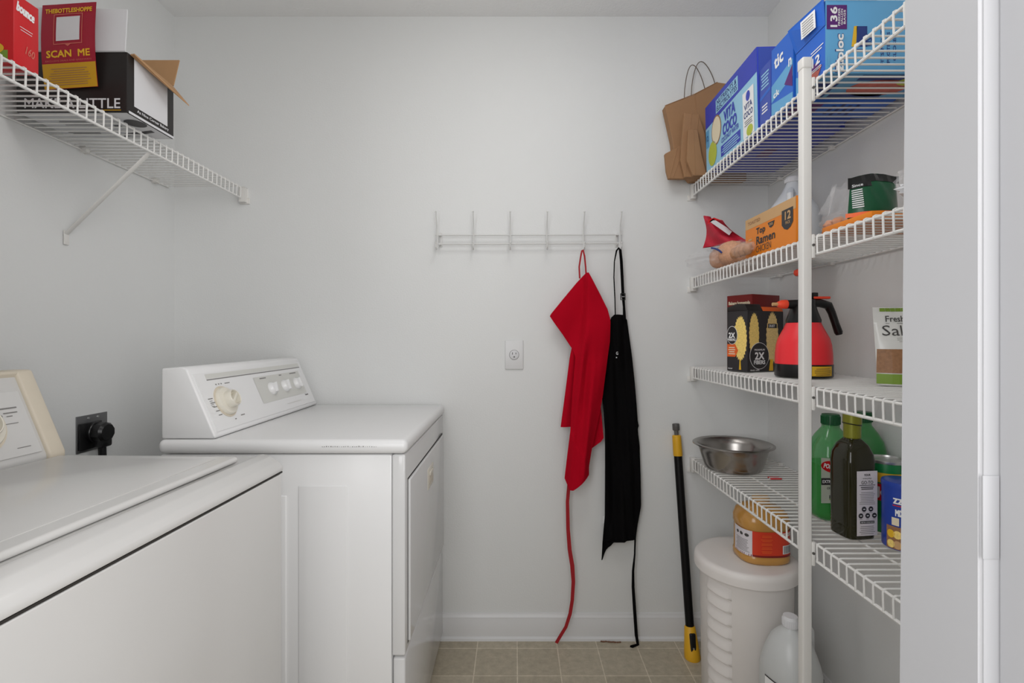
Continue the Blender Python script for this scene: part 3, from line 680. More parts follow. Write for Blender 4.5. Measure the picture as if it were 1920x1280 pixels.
def flap(kk, a, b_, c, d, m, th=0.0012):
    a, b_, c, d = map(V, (a, b_, c, d)); nn = (b_-a).cross(d-a).normalized()*th
    vs_ = [a, b_, c, d, a+nn, b_+nn, c+nn, d+nn]
    kk.add(vs_, [(3, 2, 1, 0), (4, 5, 6, 7)]+[(i, (i+1) % 4, 4+(i+1) % 4, 4+i) for i in range(4)], m)
flap(k, (0.0, Dp, H*0.66), (0.0, 0, H*0.66), (-0.004, 0, H+0.004), (-0.020, Dp, H+0.002), M_MBLUE)
flap(k, (0.0, 0, H), (0.115, 0, H), (0.110, -0.003, H+0.010), (0.0, -0.003, H+0.008), M_SKY)
q = Pr(k, flat((-0.012, Dp*0.62, H*0.715), (0.10, -1, 0), (-0.05, 0, 1))); q.rect(0, 0, 0.050, 0.042, M_WHITE, 3); 
for i in range(6): q.rect(0.006, 0.004+0.006*i, 0.044, 0.0055+0.006*i, M_GINK, 6)
o = k.build('top_flap', t, smooth=False)

# paper bags
def bag(label, pts, Y0, Y1, creases=(), name='paper_bag', handles=None, z0=None):
    c = W(pts[0][0], pts[0][1], Y0)
    t = thing(name, label, 'paper bag', (0.70, (Y0+Y1)/2, S_A+DZ), 0, 'brown paper bags on the top shelf')
    k = B(); k.M = Matrix.Translation(-V((0.70, (Y0+Y1)/2, S_A+DZ)))
    poly = [((W(a, b, Y0)).x, max((W(a, b, Y0)).z, S_A+DZ+0.0005)) for a, b in pts]
    k.prism(poly, 'y', Y0, Y1, M_KRAFT, 0.0015, seg=1)
    for cr in creases:
        k.tube([V((q.x, q.y, max(q.z, S_A+DZ+0.004))) for q in (W(a, b, Y0) for a, b in cr)], 0.0014, M_KRAFT, 6)
    k.build('bag_body', t, ang=25)
    if handles:
        for h_ in handles:
            k = B(); k.M = Matrix.Translation(-V((0.70, (Y0+Y1)/2, S_A+DZ)))
            k.tube(h_[1], 0.0016, M_STRING, 8); k.build('handle', t)
def arc(x0, y0, x1, y1, xt, yt, Y):
    P = []
    for i in range(17):
        s_ = i/16; a = PI*(1-s_)
        base = V((x0+(x1-x0)*s_, y0+(y1-y0)*s_)); mid = V(((x0+x1)/2, (y0+y1)/2)); lift = math.sin(a)**0.75
        P.append(W(base.x+(xt-mid.x)*lift, base.y+(yt-mid.y)*lift, Y))
    return P
bag('large brown paper bag with two looped string handles, against the back wall',
    [(1247, 198), (1300, 178), (1345, 154), (1372, 158), (1400, 250), (1400, 352), (1296, 352), (1265, 300), (1262, 265)], 1.895, 1.935,
    creases=[[(1247, 198), (1303, 176), (1345, 154)], [(1303, 176), (1318, 350)]],
    handles=[('a', arc(1283, 184, 1322, 168, 1297, 122, 1.897)), ('b', arc(1296, 180, 1341, 158, 1312, 116, 1.930))])
bag('small crumpled brown paper bag sticking out lowest at the left', [(1247, 288), (1285, 268), (1300, 300), (1330, 320), (1330, 349), (1300, 349), (1254, 348), (1250, 320)], 1.875, 1.892, creases=[[(1285, 268), (1262, 345)], [(1270, 278), (1256, 345)]])
bag('folded brown paper bag, tallest of the small folded ones', [(1283, 211), (1310, 214), (1322, 250), (1330, 349), (1284, 349), (1276, 300)], 1.855, 1.872, creases=[[(1297, 212), (1285, 345)], [(1310, 214), (1300, 345)]])
bag('slim folded brown paper bag leaning against the blue coconut carton', [(1291, 242), (1308, 242), (1316, 290), (1326, 352), (1300, 352), (1296, 320), (1288, 300)], 1.835, 1.851, creases=[[(1300, 242), (1304, 345)]])

# ------------------------------------------------------------------ second shelf
zB = S_B+DZ
def ramen(k, L, Dp, H):
    p = fl(k, Dp); p.rect(0.001, 0.001, Dp-0.001, H-0.001, M_ORANGE, 1); p.rect(0.001, H*0.73, Dp-0.001, H-0.001, M_TAN, 2)
    p.text('TOASTED', 0.055, H*0.865, 0.075, 0.010, M_KRAFT, 3, bold=0.05)
    p.text('Top', 0.095, H*0.57, 0.052, 0.024, M_CHAR, 3, bold=0.07); p.text('Ramen', 0.122, H*0.36, 0.105, 0.024, M_CHAR, 3, bold=0.07); p.text('CHICKEN', 0.110, H*0.15, 0.085, 0.019, M_INK, 3, bold=0.0)
    p.poly([(0.135, H*0.68), (0.172, H*0.68), (0.166, H*0.58), (0.155, H*0.54), (0.145, H*0.56)], M_CHAR, 3); p.lines(0.142, H*0.60, 0.166, H*0.66, 2, M_TAN, 4)
    p.lines(0.018, H*0.14, 0.046, H*0.52, 4, M_TAN, 3)
    p.poly([(0.208, H*0.80), (0.262, H*0.80), (0.262, H*0.48), (0.250, H*0.38), (0.235, H*0.34), (0.220, H*0.38), (0.208, H*0.48)], M_CHAR, 3)
    p.text('12', 0.238, H*0.66, 0.028, 0.022, M_TAN, 4, bold=0.05); p.text('PACK', 0.238, H*0.50, 0.022, 0.008, M_TAN, 4)
carton('noodle_box', 'orange and tan noodle box reading Top Ramen chicken, behind the post', (0.706, 1.245, zB), 0, 0.038, 0.275, 0.118, M_ORANGE, ramen)

def jug(name, label, loc, wd, H, m, neck=0.020, label_fn=None, cap=M_WHITEC, capn='cap', sq=3.0, rz=0.3, body_h=0.52, grp=None):
    t = thing(name, label, 'jug', loc, rz, grp)
    k = B(); r = wd/2
    prof = [(r*0.86, 0), (r*0.97, 0.006), (r, 0.02), (r, H*body_h), (r*0.96, H*(body_h+0.06)), (r*0.87, H*(body_h+0.12)), (r*0.69, H*(body_h+0.20)), (r*0.45, H*min(body_h+0.30, 0.90)), (neck, H*0.93), (neck, H*0.95)]
    N = len(prof); seg = 40; vs_ = []; fs = []
    for j, (rr, z) in enumerate(prof):
        e = sq if z < H*(body_h+0.05) else max(2.0, sq-(z/H-body_h)*4)
        for q in range(seg):
            a = 2*PI*q/seg; ca, sa = math.cos(a), math.sin(a); f_ = (abs(ca)**e+abs(sa)**e)**(-1/e)
            vs_.append((rr*f_*ca, rr*f_*sa, z))
    for j in range(N-1):
        for q in range(seg): fs.append((j*seg+q, j*seg+(q+1) % seg, (j+1)*seg+(q+1) % seg, (j+1)*seg+q))
    fs.append(tuple(range(seg))[::-1]); fs.append(tuple(range((N-1)*seg, N*seg)))
    k.add(vs_, fs, m); k.build('jug_body', t, ang=50)
    k = B(); k.tube([(r*0.50, 0, H*(body_h+0.25)), (r*0.78, 0, H*(body_h+0.27)), (r*0.98, 0, H*(body_h+0.22)), (r*1.0, 0, H*(body_h+0.02)), (r*0.93, 0, H*(body_h-0.08))], 0.010, m, 10); k.build('handle', t)
    k = B(); k.lathe([(neck*1.18, H*0.935), (neck*1.2, H*0.98), (neck*1.05, H)], cap, seg=28)
    for q in range(28):
        a = 2*PI*q/28; k.box((-0.0006, -0.0006, H*0.94), (0.0006, 0.0006, H*0.98), cap, T=Matrix.Translation((neck*1.2*math.cos(a), neck*1.2*math.sin(a), 0)))
    k.build(capn, t)
    if label_fn: label_fn(t, r)
    return t
jug('water_jug', 'cloudy plastic gallon jug standing behind the orange noodle box', (0.872, 1.555, zB), 0.148, 0.262, M_MILKY, rz=-2.2)

# net bag of produce in clear plastic
t = thing('produce_bag', 'clear bag of peach netted produce with a red printed top, far end of second shelf', 'bag of produce', (0.79, 1.70, zB))
k = B()
for a in ((-0.060, 0.045, 0.040, 0.044), (-0.058, -0.030, 0.046, 0.046), (-0.010, 0.010, 0.048, 0.046), (0.015, 0.060, 0.040, 0.044), (-0.010, -0.045, 0.040, 0.044), (-0.035, -0.075, 0.036, 0.034)):
    k.blob((a[0], a[1], a[2]), (a[3], a[3]*1.15, a[2]), M_POTATO, 0.04)
o = k.build('netted_produce', t); o['kind'] = 'stuff'
k = B()
for j in range(1):
    vs_ = []; fs = []; nu, nv = 22, 14
    for jv in range(nv+1):
        v = jv/nv
        for iu in range(nu+1):
            u = iu/nu
            px = (1318+(1402-1318)*u)*(1-v)+(1319+34*u+ (8*u*(1-u)))*v
            py = (464-12*u)*(1-v)+(404+10*u)*v
            if v > 0.5: px += (v-0.5)*10*math.sin(u*9)
            px += 18*math.sin(v*PI)*(u-0.6)*-0.6
            Y = 1.72-0.10*u+0.02*math.sin(u*7+v*5)+0.05*v
            q = W(px, py, Y)-V((0.79, 1.70, zB)); vs_.append(q)
    for jv in range(nv):
        for iu in range(nu): a = jv*(nu+1)+iu; fs.append((a, a+1, a+nu+2, a+nu+1))
    n_ = len(vs_); vs2 = vs_+[v+V((0.004, 0.012, 0)) for v in vs_]
    fs2 = fs+[tuple(n_+i for i in f[::-1]) for f in fs]
    k.add(vs2, fs2, M_NET)
p = Pr(k, lambda x, y, e: W(1345+x, 425-y, 1.655)-V((0.79, 1.70, zB))-V((0, e, 0)))
p.poly([(-15, 10), (-8, 15), (28, -8), (22, -16)], M_WHITEC, 2); p.poly([(-20, 4), (-16, 14), (-6, 17), (8, 12), (-8, 12)], M_REDC, 2)
o = k.build('printed_top', t); o['label'] = 'red printed net top'
k = B(); k.blob((-0.125, 0.05, 0.034), (0.055, 0.09, 0.030), M_CLEAR, 0.12, freq=5); k.blob((-0.035, 0.012, 0.052), (0.078, 0.100, 0.047), M_CLEAR, 0.05, freq=5)
k.tube([(-0.130, -0.03, 0.062), (-0.12, -0.04, 0.058), (-0.108, -0.045, 0.050), (-0.102, -0.048, 0.042)], 0.003, M_NAVY, 8)
k.build('clear_bag', t)
t = thing('produce_bag', 'clear bag of small brown produce lying in front of the orange noodle box', 'bag of produce', (0.715, 1.51, zB))
k = B()
for i in range(4): k.blob((-0.004+random.uniform(-0.003, 0.003), 0.045-0.026*i, 0.019), (0.014, 0.015, 0.016), M_ONION, 0.08)
o = k.build('brown_produce', t); o['kind'] = 'stuff'
t.location = (0.683, 1.485, zB+0.001)
k = B(); k.blob((-0.003, 0.0, 0.022), (0.020, 0.075, 0.021), M_CLEAR, 0.06, freq=6); k.build('clear_bag', t)

# clear bag of bread near the post
t = thing('bread_bag', 'clear twisted plastic bag with toasted contents, just right of the post', 'bag of bread', (0.792, 1.196, zB))
k = B()
for i in range(12):
    q = (i % 3-1)*0.024, (i//3 % 2-0.5)*0.030, 0.016+0.020*(i//6)
    k.blob((q[0]+random.uniform(-0.004, 0.004), q[1], q[2]), (0.017, 0.016, 0.011), M_BREAD, 0.14)
o = k.build('toasted_contents', t); o['kind'] = 'stuff'
k = B(); k.blob((-0.004, 0.0, 0.034), (0.050, 0.036, 0.031), M_CLEAR, 0.10, freq=5)
vs_ = []; fs = []; nu, nv = 28, 10
for j in range(nv+1):
    v = j/nv
    for i in range(nu):
        a = 2*PI*i/nu; r = 0.026*(1-v)**0.8+0.007+0.020*v*v; r *= 1+0.32*math.sin(a*5+v*4)
        vs_.append((-0.018+0.022*v+r*math.cos(a), r*math.sin(a)*0.5, 0.055+0.072*v+0.006*math.sin(a*3)))
for j in range(nv):
    for i in range(nu): fs.append((j*nu+i, j*nu+(i+1) % nu, (j+1)*nu+(i+1) % nu, (j+1)*nu+i))
k.add(vs_, fs, M_CLEAR); k.build('clear_bag', t)
# orange tray under the green pouch
carton('tray_box', 'low open topped orange box lying under the dark green pouch', (0.708, 0.985, zB), 0, 0.20, 0.160, 0.013, M_ORANGE) 
# pouches
def pouch(name, label, loc, rz, w0, w1, H, dp, m, prints=None, cat='pouch', tilt=0, tip=0.0, mats=None):
    t = thing(name, label, cat, loc, rz); t.rotation_euler = (tilt, 0, rz)
    k = B(); nu, nv = 18, 22; vs_ = []; fs = []
    for side in (1, -1):
        for j in range(nv+1):
            v = j/nv; wv = w0+(w1-w0)*v
            for i in range(nu+1):
                u = i/nu-0.5
                d = dp/2*(1-v**2.2)*(1-(2*abs(u))**2.6)+0.0006
                d += 0.0025*math.sin(u*21+v*9)*(v*0.9)*(1-2*abs(u))
                vs_.append((u*wv, -side*d, H*v+tip*math.sin((u+0.5)*PI)*v*v))
    n = (nu+1)*(nv+1)
    for j in range(nv):
        for i in range(nu):
            a = j*(nu+1)+i; fs.append((a, a+1, a+nu+2, a+nu+1)); fs.append((n+a, n+a+nu+1, n+a+nu+2, n+a+1))
    for j in range(nv):
        a = j*(nu+1); fs.append((a, a+nu+1, n+a+nu+1, n+a)); a += nu; fs.append((a, n+a, n+a+nu+1, a+nu+1))
    for i in range(nu):
        fs.append((i, n+i, n+i+1, i+1)); a = nv*(nu+1)+i; fs.append((a, a+1, n+a+1, n+a))
    k.add(vs_, fs, m)
    def f(x, y, e):
        v = max(0, min(1, y/H)); wv = w0+(w1-w0)*v; u = max(-0.5, min(0.5, x/wv))
        d = dp/2*(1-v**2.2)*(1-(2*abs(u))**2.6)+0.0006+0.0025*math.sin(u*21+v*9)*(v*0.9)*(1-2*abs(u))
        return V((x, -d-e-0.0006, y+tip*math.sin((u+0.5)*PI)*v*v))
    if prints: prints(Pr(k, f))
    k.build('pouch_body', t, ang=70); return t
def grn(p):
    for i in range(12):
        for j in range(8):
            x = -0.05+0.1*i/12; y0 = 0.0855-0.003*(j+1)
            if j < 5 or i < 5: p.poly([(x, y0), (x+0.0084, y0), (x+0.0084, y0+0.003), (x, y0+0.003)], M_BLACKF, 1)
    p.text('Since', -0.034, 0.067, 0.018, 0.006, M_WHITEC, 3)
    for i in range(9): p.rect(-0.044, 0.020+0.0045*i, -0.027, 0.0222+0.0045*i, M_WHITEC, 3)
    for i in range(10): p.rect(-0.055+0.011*i, 0.001, -0.044+0.011*i, 0.010, M_ORANGD, 2)
pouch('snack_pouch', 'dark green and black foil pouch standing on the second shelf', (0.757, 1.050, zB+0.0135), -0.12, 0.100, 0.088, 0.086, 0.045, M_GREENB, grn, tip=0.008)
t = thing('clear_bag', 'crumpled clear plastic bag beside the dark green pouch at the doorway edge', 'plastic bag', (0.80, 0.965, zB+0.0))
k = B(); k.blob((0.0, 0.0, 0.060), (0.060, 0.028, 0.036), M_CLEAR, 0.14, freq=6); k.blob((-0.01, -0.005, 0.045), (0.05, 0.018, 0.016), M_WHITEC, 0.14, freq=5); k.build('bag_body', t)
t.location = (0.790, 0.950, zB-0.002)

# ------------------------------------------------------------------ third shelf
zC_ = S_C+DZ
ang = math.atan2(0.036, 0.083)
def duster(k, L, Dp, H):
    def fibre(p, cx, cy, rx, ry, m, l):
        p.disc(cx, cy, rx, ry, m, l, n=56, jag=0.075)
    q = fl(k, Dp); q.rect(0.001, 0.001, Dp-0.001, H-0.001, M_CHAR, 1); fibre(q, Dp*0.66, H*0.55, Dp*0.30, H*0.36, M_DUST, 2)
    q.poly([(Dp*0.60, H*0.03), (Dp*0.70, H*0.03), (Dp*0.67, H*0.2), (Dp*0.63, H*0.2)], M_YEL, 3)
    q.disc(Dp*0.27, H*0.60, Dp*0.26, H*0.155, M_WHITE, 4); q.disc(Dp*0.27, H*0.60, Dp*0.245, H*0.147, M_CHAR, 5); q.text('2X', Dp*0.26, H*0.60, 0.026, 0.018, M_WHITE, 6, bold=0.06); q.text('FIBERS', Dp*0.26, H*0.525, 0.032, 0.008, M_WHITE, 6, bold=0.06)
    q.poly([(0.002, H*0.24), (Dp*0.42, H*0.24), (Dp*0.56, H*0.345), (Dp*0.42, H*0.45), (0.002, H*0.45)], M_ORANGD, 3); q.lines(0.006, H*0.28, 0.036, H*0.42, 4, M_CREAMP, 4); q.text('duster', Dp*0.18, H*0.045, 0.018, 0.005, M_WHITE, 4)
    n = fn(k); n.rect(0.001, 0.001, L-0.001, H-0.001, M_CHAR, 1)
    fibre(n, L*0.17, H*0.60, L*0.135, H*0.36, M_DUST, 2); fibre(n, L*0.68, H*0.56, L*0.17, H*0.42, M_DUSTP, 2)
    n.poly([(L*0.58, 0.002), (L*0.70, 0.002), (L*0.69, H*0.2), (L*0.62, H*0.2)], M_YEL, 3)
    n.disc(L*0.31, H*0.26, 0.043, 0.043, M_WHITE, 4, n=36); n.disc(L*0.31, H*0.26, 0.0415, 0.0415, M_CHAR, 5, n=36)
    n.text('2X', L*0.31, H*0.26, 0.042, 0.024, M_WHITE, 6, bold=0.06); n.text('FIBERS', L*0.31, H*0.155, 0.050, 0.013, M_WHITE, 6, bold=0.06); n.text('MAXIMUM', L*0.31, H*0.36, 0.045, 0.006, M_WHITE, 6)
    n.rect(L*0.55, H*0.72, L*0.80, H*0.79, M_CHAR, 5); n.text('DUST', L*0.66, H*0.755, 0.026, 0.008, M_WHITE, 6, bold=0.04); n.text('duster refills', L*0.18, H*0.03, 0.04, 0.005, M_WHITE, 6)
t = carton('duster_box', 'black box picturing yellow dusters beside the red sprayer', (0.737, 1.572, zC_), ang, 0.160, 0.083, 0.195, M_CHAR, duster)
k = B(); L, Dp, H = 0.160, 0.083, 0.195
k.prism([(0, H), (Dp, H), (Dp, H+0.014), (Dp*0.5, H+0.024), (0.012, H+0.022)], 'x', 0.0, L*0.42, M_BLACKC, 0.001)
k.prism([(0, H), (Dp, H), (Dp*0.8, H+0.014), (0.006, H+0.014)], 'x', L*0.44, L, M_ORANGD, 0.001)
k.build('top_flap', t)
t = carton('food_box', 'dark red box standing behind the black duster box', (0.862, 1.735, zC_), 0.48, 0.150, 0.105, 0.262, M_MAROON,
   lambda k, L, Dp, H: (fl(k, Dp).rect(0.004, H*0.80, Dp-0.004, H*0.985, M_MAROON, 1), fl(k, Dp).text('Bakery homestyle', Dp*0.5, H*0.885, Dp*0.85, 0.016, M_CREAMP, 2, bold=0.05), fl(k, Dp).lines(Dp*0.3, H*0.80, Dp*0.9, H*0.83, 1, M_TAN, 2)))
t.location = (0.829, 1.735, zC_)

sp = thing('pump_sprayer', 'red and black pump sprayer with a curved black handle, behind the post', 'sprayer', (0.812, 1.398, zC_))
k = B(); R = 0.073
k.lathe([(R*0.97, 0), (R, 0.004), (R, 0.036)], M_BLACKP, seg=48); base = k.build('base', sp)
k = B(); k.lathe([(R*0.985, 0.036), (R*0.975, 0.065), (R*0.945, 0.088), (R*0.885, 0.106), (R*0.70, 0.133), (R*0.585, 0.152)], M_CORAL, seg=48); k.build('tank', sp)
k = B(); k.lathe([(R*0.60, 0.151), (R*0.61, 0.158), (R*0.50, 0.180), (R*0.42, 0.200), (R*0.42, 0.215)], M_BLACKP, seg=40)
k.lathe([(0.012, 0.215), (0.012, 0.245)], M_BLACKP, seg=20)
k.build('head', sp)
k = B(); p = Pr(k, cyl((0, 0, 0), R+0.0004, -PI*0.58)); p.rect(0, 0.006, 0.062, 0.032, M_YEL, 1, 10); p.lines(0.004, 0.009, 0.058, 0.030, 4, M_INK, 2, 0.25, 8); k.build('label', base, smooth=True)['label'] = 'yellow warning label'
k = B(); T = Matrix.Translation((-0.025, -0.004, 0.203)) @ Matrix.Rotation(-PI/2, 4, 'Y')
k.lathe([(0.013, 0), (0.012, 0.024)], M_BLACKP, seg=20, T=T); k.lathe([(0.011, 0.022), (0.013, 0.026), (0.012, 0.040), (0.007, 0.050)], M_CORALO, seg=20, T=T); k.lathe([(0.005, 0.048), (0.005, 0.064)], M_TAN, seg=14, T=T); k.build('nozzle', sp)
k = B(); k.tube([(0.01, 0, 0.205), (0.045, 0, 0.207), (0.070, 0, 0.200), (0.080, 0, 0.180), (0.090, 0, 0.150), (0.099, 0, 0.125), (0.101, 0, 0.118)], [0.013, 0.013, 0.013, 0.011, 0.0105, 0.0115, 0.009], M_BLACKP, 14, flat=0.9)
k.build('handle', sp)
k = B(); k.box((0.024, -0.009, 0.218), (0.072, 0.009, 0.225), M_CORALO, 0.002); k.box((0.022, -0.008, 0.218), (0.038, 0.008, 0.236), M_BLACKP, 0.002); k.build('trigger', sp)
k = B(); k.lathe([(0.005, 0.24), (0.005, 0.285)], M_BLACKP, seg=12); k.lathe([(0.016, 0.284), (0.021, 0.290), (0.020, 0.299), (0.012, 0.303)], M_CORALO, (-0.004, 0, 0), seg=24); k.build('pump_knob', sp)

def sala(p):
    for i in range(11):
        for j in range(10): p.rect(-0.066+0.012*i, 0.028+0.0055*j, -0.054+0.012*i, 0.0336+0.0055*j, M_NUTS, 1)
        p.rect(-0.066+0.012*i, 0.003, -0.054+0.012*i, 0.026, M_GREENP, 1); p.rect(-0.06+0.0115*i, 0.170, -0.049+0.0115*i, 0.178, M_GREENP, 1)
    p.text('Salad', -0.020, 0.126, 0.075, 0.024, M_INK, 2, bold=0.0); p.text('Fresh', -0.030, 0.153, 0.04, 0.014, M_INK, 2); p.rect(-0.05, 0.142, -0.01, 0.143, M_INK, 2)
    p.lines(-0.035, 0.10, 0.02, 0.112, 3, M_GINK, 2, 0.2)
pouch('salad_topping_pouch', 'white pouch reading Salad with nuts at the bottom, by the doorway edge', (0.907, 1.150, zC_), -0.1, 0.125, 0.148, 0.180, 0.055, M_POUCH, sala)

# ------------------------------------------------------------------ lowest shelf
zD = S_D+DZ
t = thing('mixing_bowl', 'round brushed steel bowl with flared rim at the far end of the lowest shelf', 'bowl', (0.775, 1.765, zD))
k = B(); k.lathe([(0.088, 0.0), (0.094, 0.004), (0.100, 0.02), (0.112, 0.062), (0.119, 0.083), (0.132, 0.088), (0.136, 0.086), (0.136, 0.089), (0.131, 0.0915), (0.118, 0.087), (0.110, 0.064), (0.098, 0.022), (0.090, 0.006), (0.06, 0.003)], M_STEEL, seg=64, caps=True)
k.build('bowl_body', t, ang=60)
o = B(); o.box((0.838, 1.64, zD), (0.875, 1.648, zD+0.004), M_REDC, 0.001); o.box((0.838, 1.632, zD), (0.875, 1.6395, zD+0.004), M_WHITE, 0.001); o.box((0.838, 1.625, zD), (0.875, 1.6315, zD+0.004), M_REDC, 0.001)
o = o.build('price_tag'); me = o.data
for v in me.vertices: v.co -= V((0.856, 1.636, zD))
o.location = (0.856, 1.636, zD); tag(o, 'small red and white striped tag lying beside the steel bowl', 'tag')

def pet_bottle(loc, label, full=True, rz=-2.0):
    t = thing('oil_bottle', label, 'bottle', loc, rz, 'green plastic oil bottles')
    k = B(); r = 0.050
    k.lathe([(r*0.85, 0), (r*0.98, 0.006), (r, 0.02), (r, 0.130), (r*1.0, 0.168), (r*0.9, 0.190), (r*0.66, 0.212), (r*0.44, 0.228), (0.019, 0.232), (0.019, 0.245)], M_GGREEN, seg=40, n=2.8); k.build('bottle_body', t, ang=50)
    k = B(); k.lathe([(r*0.82, 0.003), (r*0.95, 0.008), (r*0.972, 0.02), (r*0.972, 0.128), (r*0.972, 0.140)], M_OILG, seg=40, n=2.8); k.build('oil', t)
    k = B(); k.lathe([(0.0185, 0.238), (0.0215, 0.240), (0.0215, 0.262), (0.020, 0.266)], M_GCAP, seg=30)
    for q in range(30): a = 2*PI*q/30; k.box((-0.0008, -0.0008, 0.241), (0.0008, 0.0008, 0.261), M_GCAP, T=Matrix.Translation((0.0215*math.cos(a), 0.0215*math.sin(a), 0)))
    k.build('cap', t)
    return t
t = pet_bottle((0.824, 1.296, zD), 'green plastic oil bottle with a sage label, behind the dark glass bottle', rz=0)
k = B(); p = Pr(k, flat((-0.012, -0.0505, 0), (1, 0, 0), (0, 0, 1)))
p.poly([(-0.044, 0.050), (0.020, 0.050), (0.022, 0.100), (0.034, 0.110), (0.020, 0.160), (-0.044, 0.164)], M_LABELG, 1)
p.disc(-0.012, 0.140, 0.033, 0.015, M_REDC, 2, a=-0.2); p.text('POMPEIAN', -0.012, 0.140, 0.052, 0.012, M_WHITE, 3, rot=-0.2, bold=0.05)
p.rect(-0.044, 0.096, 0.020, 0.113, M_CHAR, 2); p.text('EXTRA VIRGIN', -0.012, 0.1045, 0.058, 0.008, M_WHITE, 3, bold=0.04); p.text('OLIVE OIL', -0.012, 0.088, 0.036, 0.006, M_CHAR, 3)
p.disc(-0.008, 0.066, 0.016, 0.012, M_CHAR, 2, jag=0.1); p.disc(0.004, 0.060, 0.010, 0.006, M_CHAR, 2); p.disc(-0.018, 0.06, 0.006, 0.003, M_GREENP, 3)
k.build('label', t, smooth=False)
pet_bottle((0.938, 1.338, zD), 'green plastic oil bottle at the back, mostly hidden by the cans')
t = thing('glass_oil_bottle', 'tall square dark olive glass bottle with a white ingredients label', 'bottle', (0.796, 1.172, zD), 0.0)
rz = 0.12; k = B()
k.lathe([(0.030, 0), (0.034, 0.003), (0.035, 0.010), (0.036, 0.175), (0.034, 0.195), (0.026, 0.215), (0.015, 0.228)], M_OLIVE, seg=48, n=5, rot=rz); k.lathe([(0.022, 0.216), (0.0165, 0.229), (0.0155, 0.262)], M_OLIVE, seg=30); k.build('bottle_body', t, ang=45)
k = B(); k.lathe([(0.0165, 0.229), (0.0180, 0.231), (0.0180, 0.262), (0.0195, 0.263), (0.0195, 0.284), (0.018, 0.286)], M_OCAP, seg=32); k.tube([(0.0195*math.cos(a*PI/12), 0.0195*math.sin(a*PI/12), 0.262-0.003*math.cos(a*PI/12)) for a in range(25)], 0.0012, M_BLACKP, 6); k.build('cap', t)
k = B(); u = V((math.cos(rz), math.sin(rz), 0)); n_ = V((math.sin(rz), -math.cos(rz), 0))
p = Pr(k, flat(n_*0.0362, u, (0, 0, 1)))
p.rect(-0.020, 0.012, 0.032, 0.160, M_LABEL, 1); c = 0.006
p.text('YOUR', c, 0.151, 0.016, 0.005, M_INK, 2, bold=0.05); p.text('everyday', c, 0.143, 0.022, 0.005, M_GINK, 2); p.text('GO-TO', c, 0.134, 0.030, 0.008, M_INK, 2); p.rect(c-0.02, 0.127, c+0.02, 0.1285, M_INK, 2); p.lines(c-0.019, 0.118, c+0.019, 0.126, 2, M_INK, 2, 0.5)
p.lines(c-0.020, 0.084, c+0.020, 0.114, 8, M_GINK, 2, 0.3)
for a, b in ((-0.008, 0.073), (0.009, 0.073), (-0.016, 0.058), (0.001, 0.058), (0.018, 0.058)):
    p.disc(c+a, b, 0.006, 0.006, M_CHAR, 2, n=20); p.rect(c+a-0.0025, b-0.001, c+a+0.0025, b+0.001, M_WHITE, 3); p.rect(c+a-0.004, b-0.0085, c+a+0.004, b-0.0075, M_GINK, 2)
p.rect(c-0.018, 0.040, c+0.018, 0.046, M_CHAR, 2); p.text('KEEP IN A COOL PLACE', c, 0.043, 0.032, 0.0025, M_WHITE, 3); p.lines(c-0.020, 0.016, c+0.020, 0.037, 5, M_GINK, 2, 0.3)
k.build('label', t, smooth=False)['label'] = 'white ingredients label'

def can(name, label, loc, r, H, prints, lid):
    t = thing(name, label, 'can', loc, 0)
    k = B(); k.lathe([(r*0.97, 0), (r, 0.003), (r, H-0.006), (r*0.985, H)], M_CANG if name == 'grated_cheese_can' else M_CANB, seg=44)
    prints(k, r, H); k.build('can_body', t, ang=50)
    k = B(); lid(k, r, H); k.build('lid', t); return t
def cg(k, r, H):
    p = Pr(k, cyl((0, 0, 0), r, -PI*0.95)); p.rect(0, H*0.72, 0.11, H*0.86, M_YEL, 1, 16); p.rect(0, H*0.46, 0.09, H*0.70, M_REDC, 1, 14)
    p.text('Jello', 0.035, H*0.575, 0.05, 0.028, M_WHITE, 3, bold=0.05); 
    for i in range(3): p.text(('FRESH', 'GRATED', 'CHEESE')[i], 0.030+0.010*i, H*0.22, 0.05, 0.006, M_SKY, 2, rot=PI/2)
can('grated_cheese_can', 'green can with a yellow band, behind the dark glass bottle', (0.905, 1.210, zD), 0.040, 0.166, cg,
    lambda k, r, H: k.lathe([(r*1.01, H-0.002), (r*1.03, H), (r*1.03, H+0.005), (r*0.95, H+0.006), (r*0.93, H+0.002)], M_SILV, seg=44))
def cb(k, r, H):
    p = Pr(k, cyl((0, 0, 0), r, -PI*0.98)); p.rect(0, 0.002, 0.12, H*0.36, M_NUTS, 1, 18); p.text('zza', 0.028, H*0.76, 0.026, 0.013, M_WHITE, 3, bold=0.05); p.rect(0.014, H*0.68, 0.05, H*0.695, M_REDC, 2, 4)
    p.text('PLANTERS', 0.06, H*0.76, 0.03, 0.012, M_WHITE, 3, bold=0.05)
    p.text('MIXED NUTS', 0.045, H*0.58, 0.052, 0.015, M_WHITE, 3, bold=0.05); p.rect(0.012, H*0.38, 0.026, H*0.50, M_CREAMP, 2, 3)
    for i in range(9): p.disc(0.010+0.013*(i % 5), 0.012+0.022*(i//5), 0.008, 0.009, (M_DUST, M_TAN, M_YEL)[i % 3], 2, n=14)
can('nut_can', 'blue can of nuts at the doorway edge, nearest on the lowest shelf', (0.871, 1.108, zD), 0.043, 0.142, cb,
    lambda k, r, H: k.lathe([(r*1.02, H-0.008), (r*1.03, H), (r*1.0, H+0.004), (r*0.9, H+0.005)], M_CANB, seg=44))

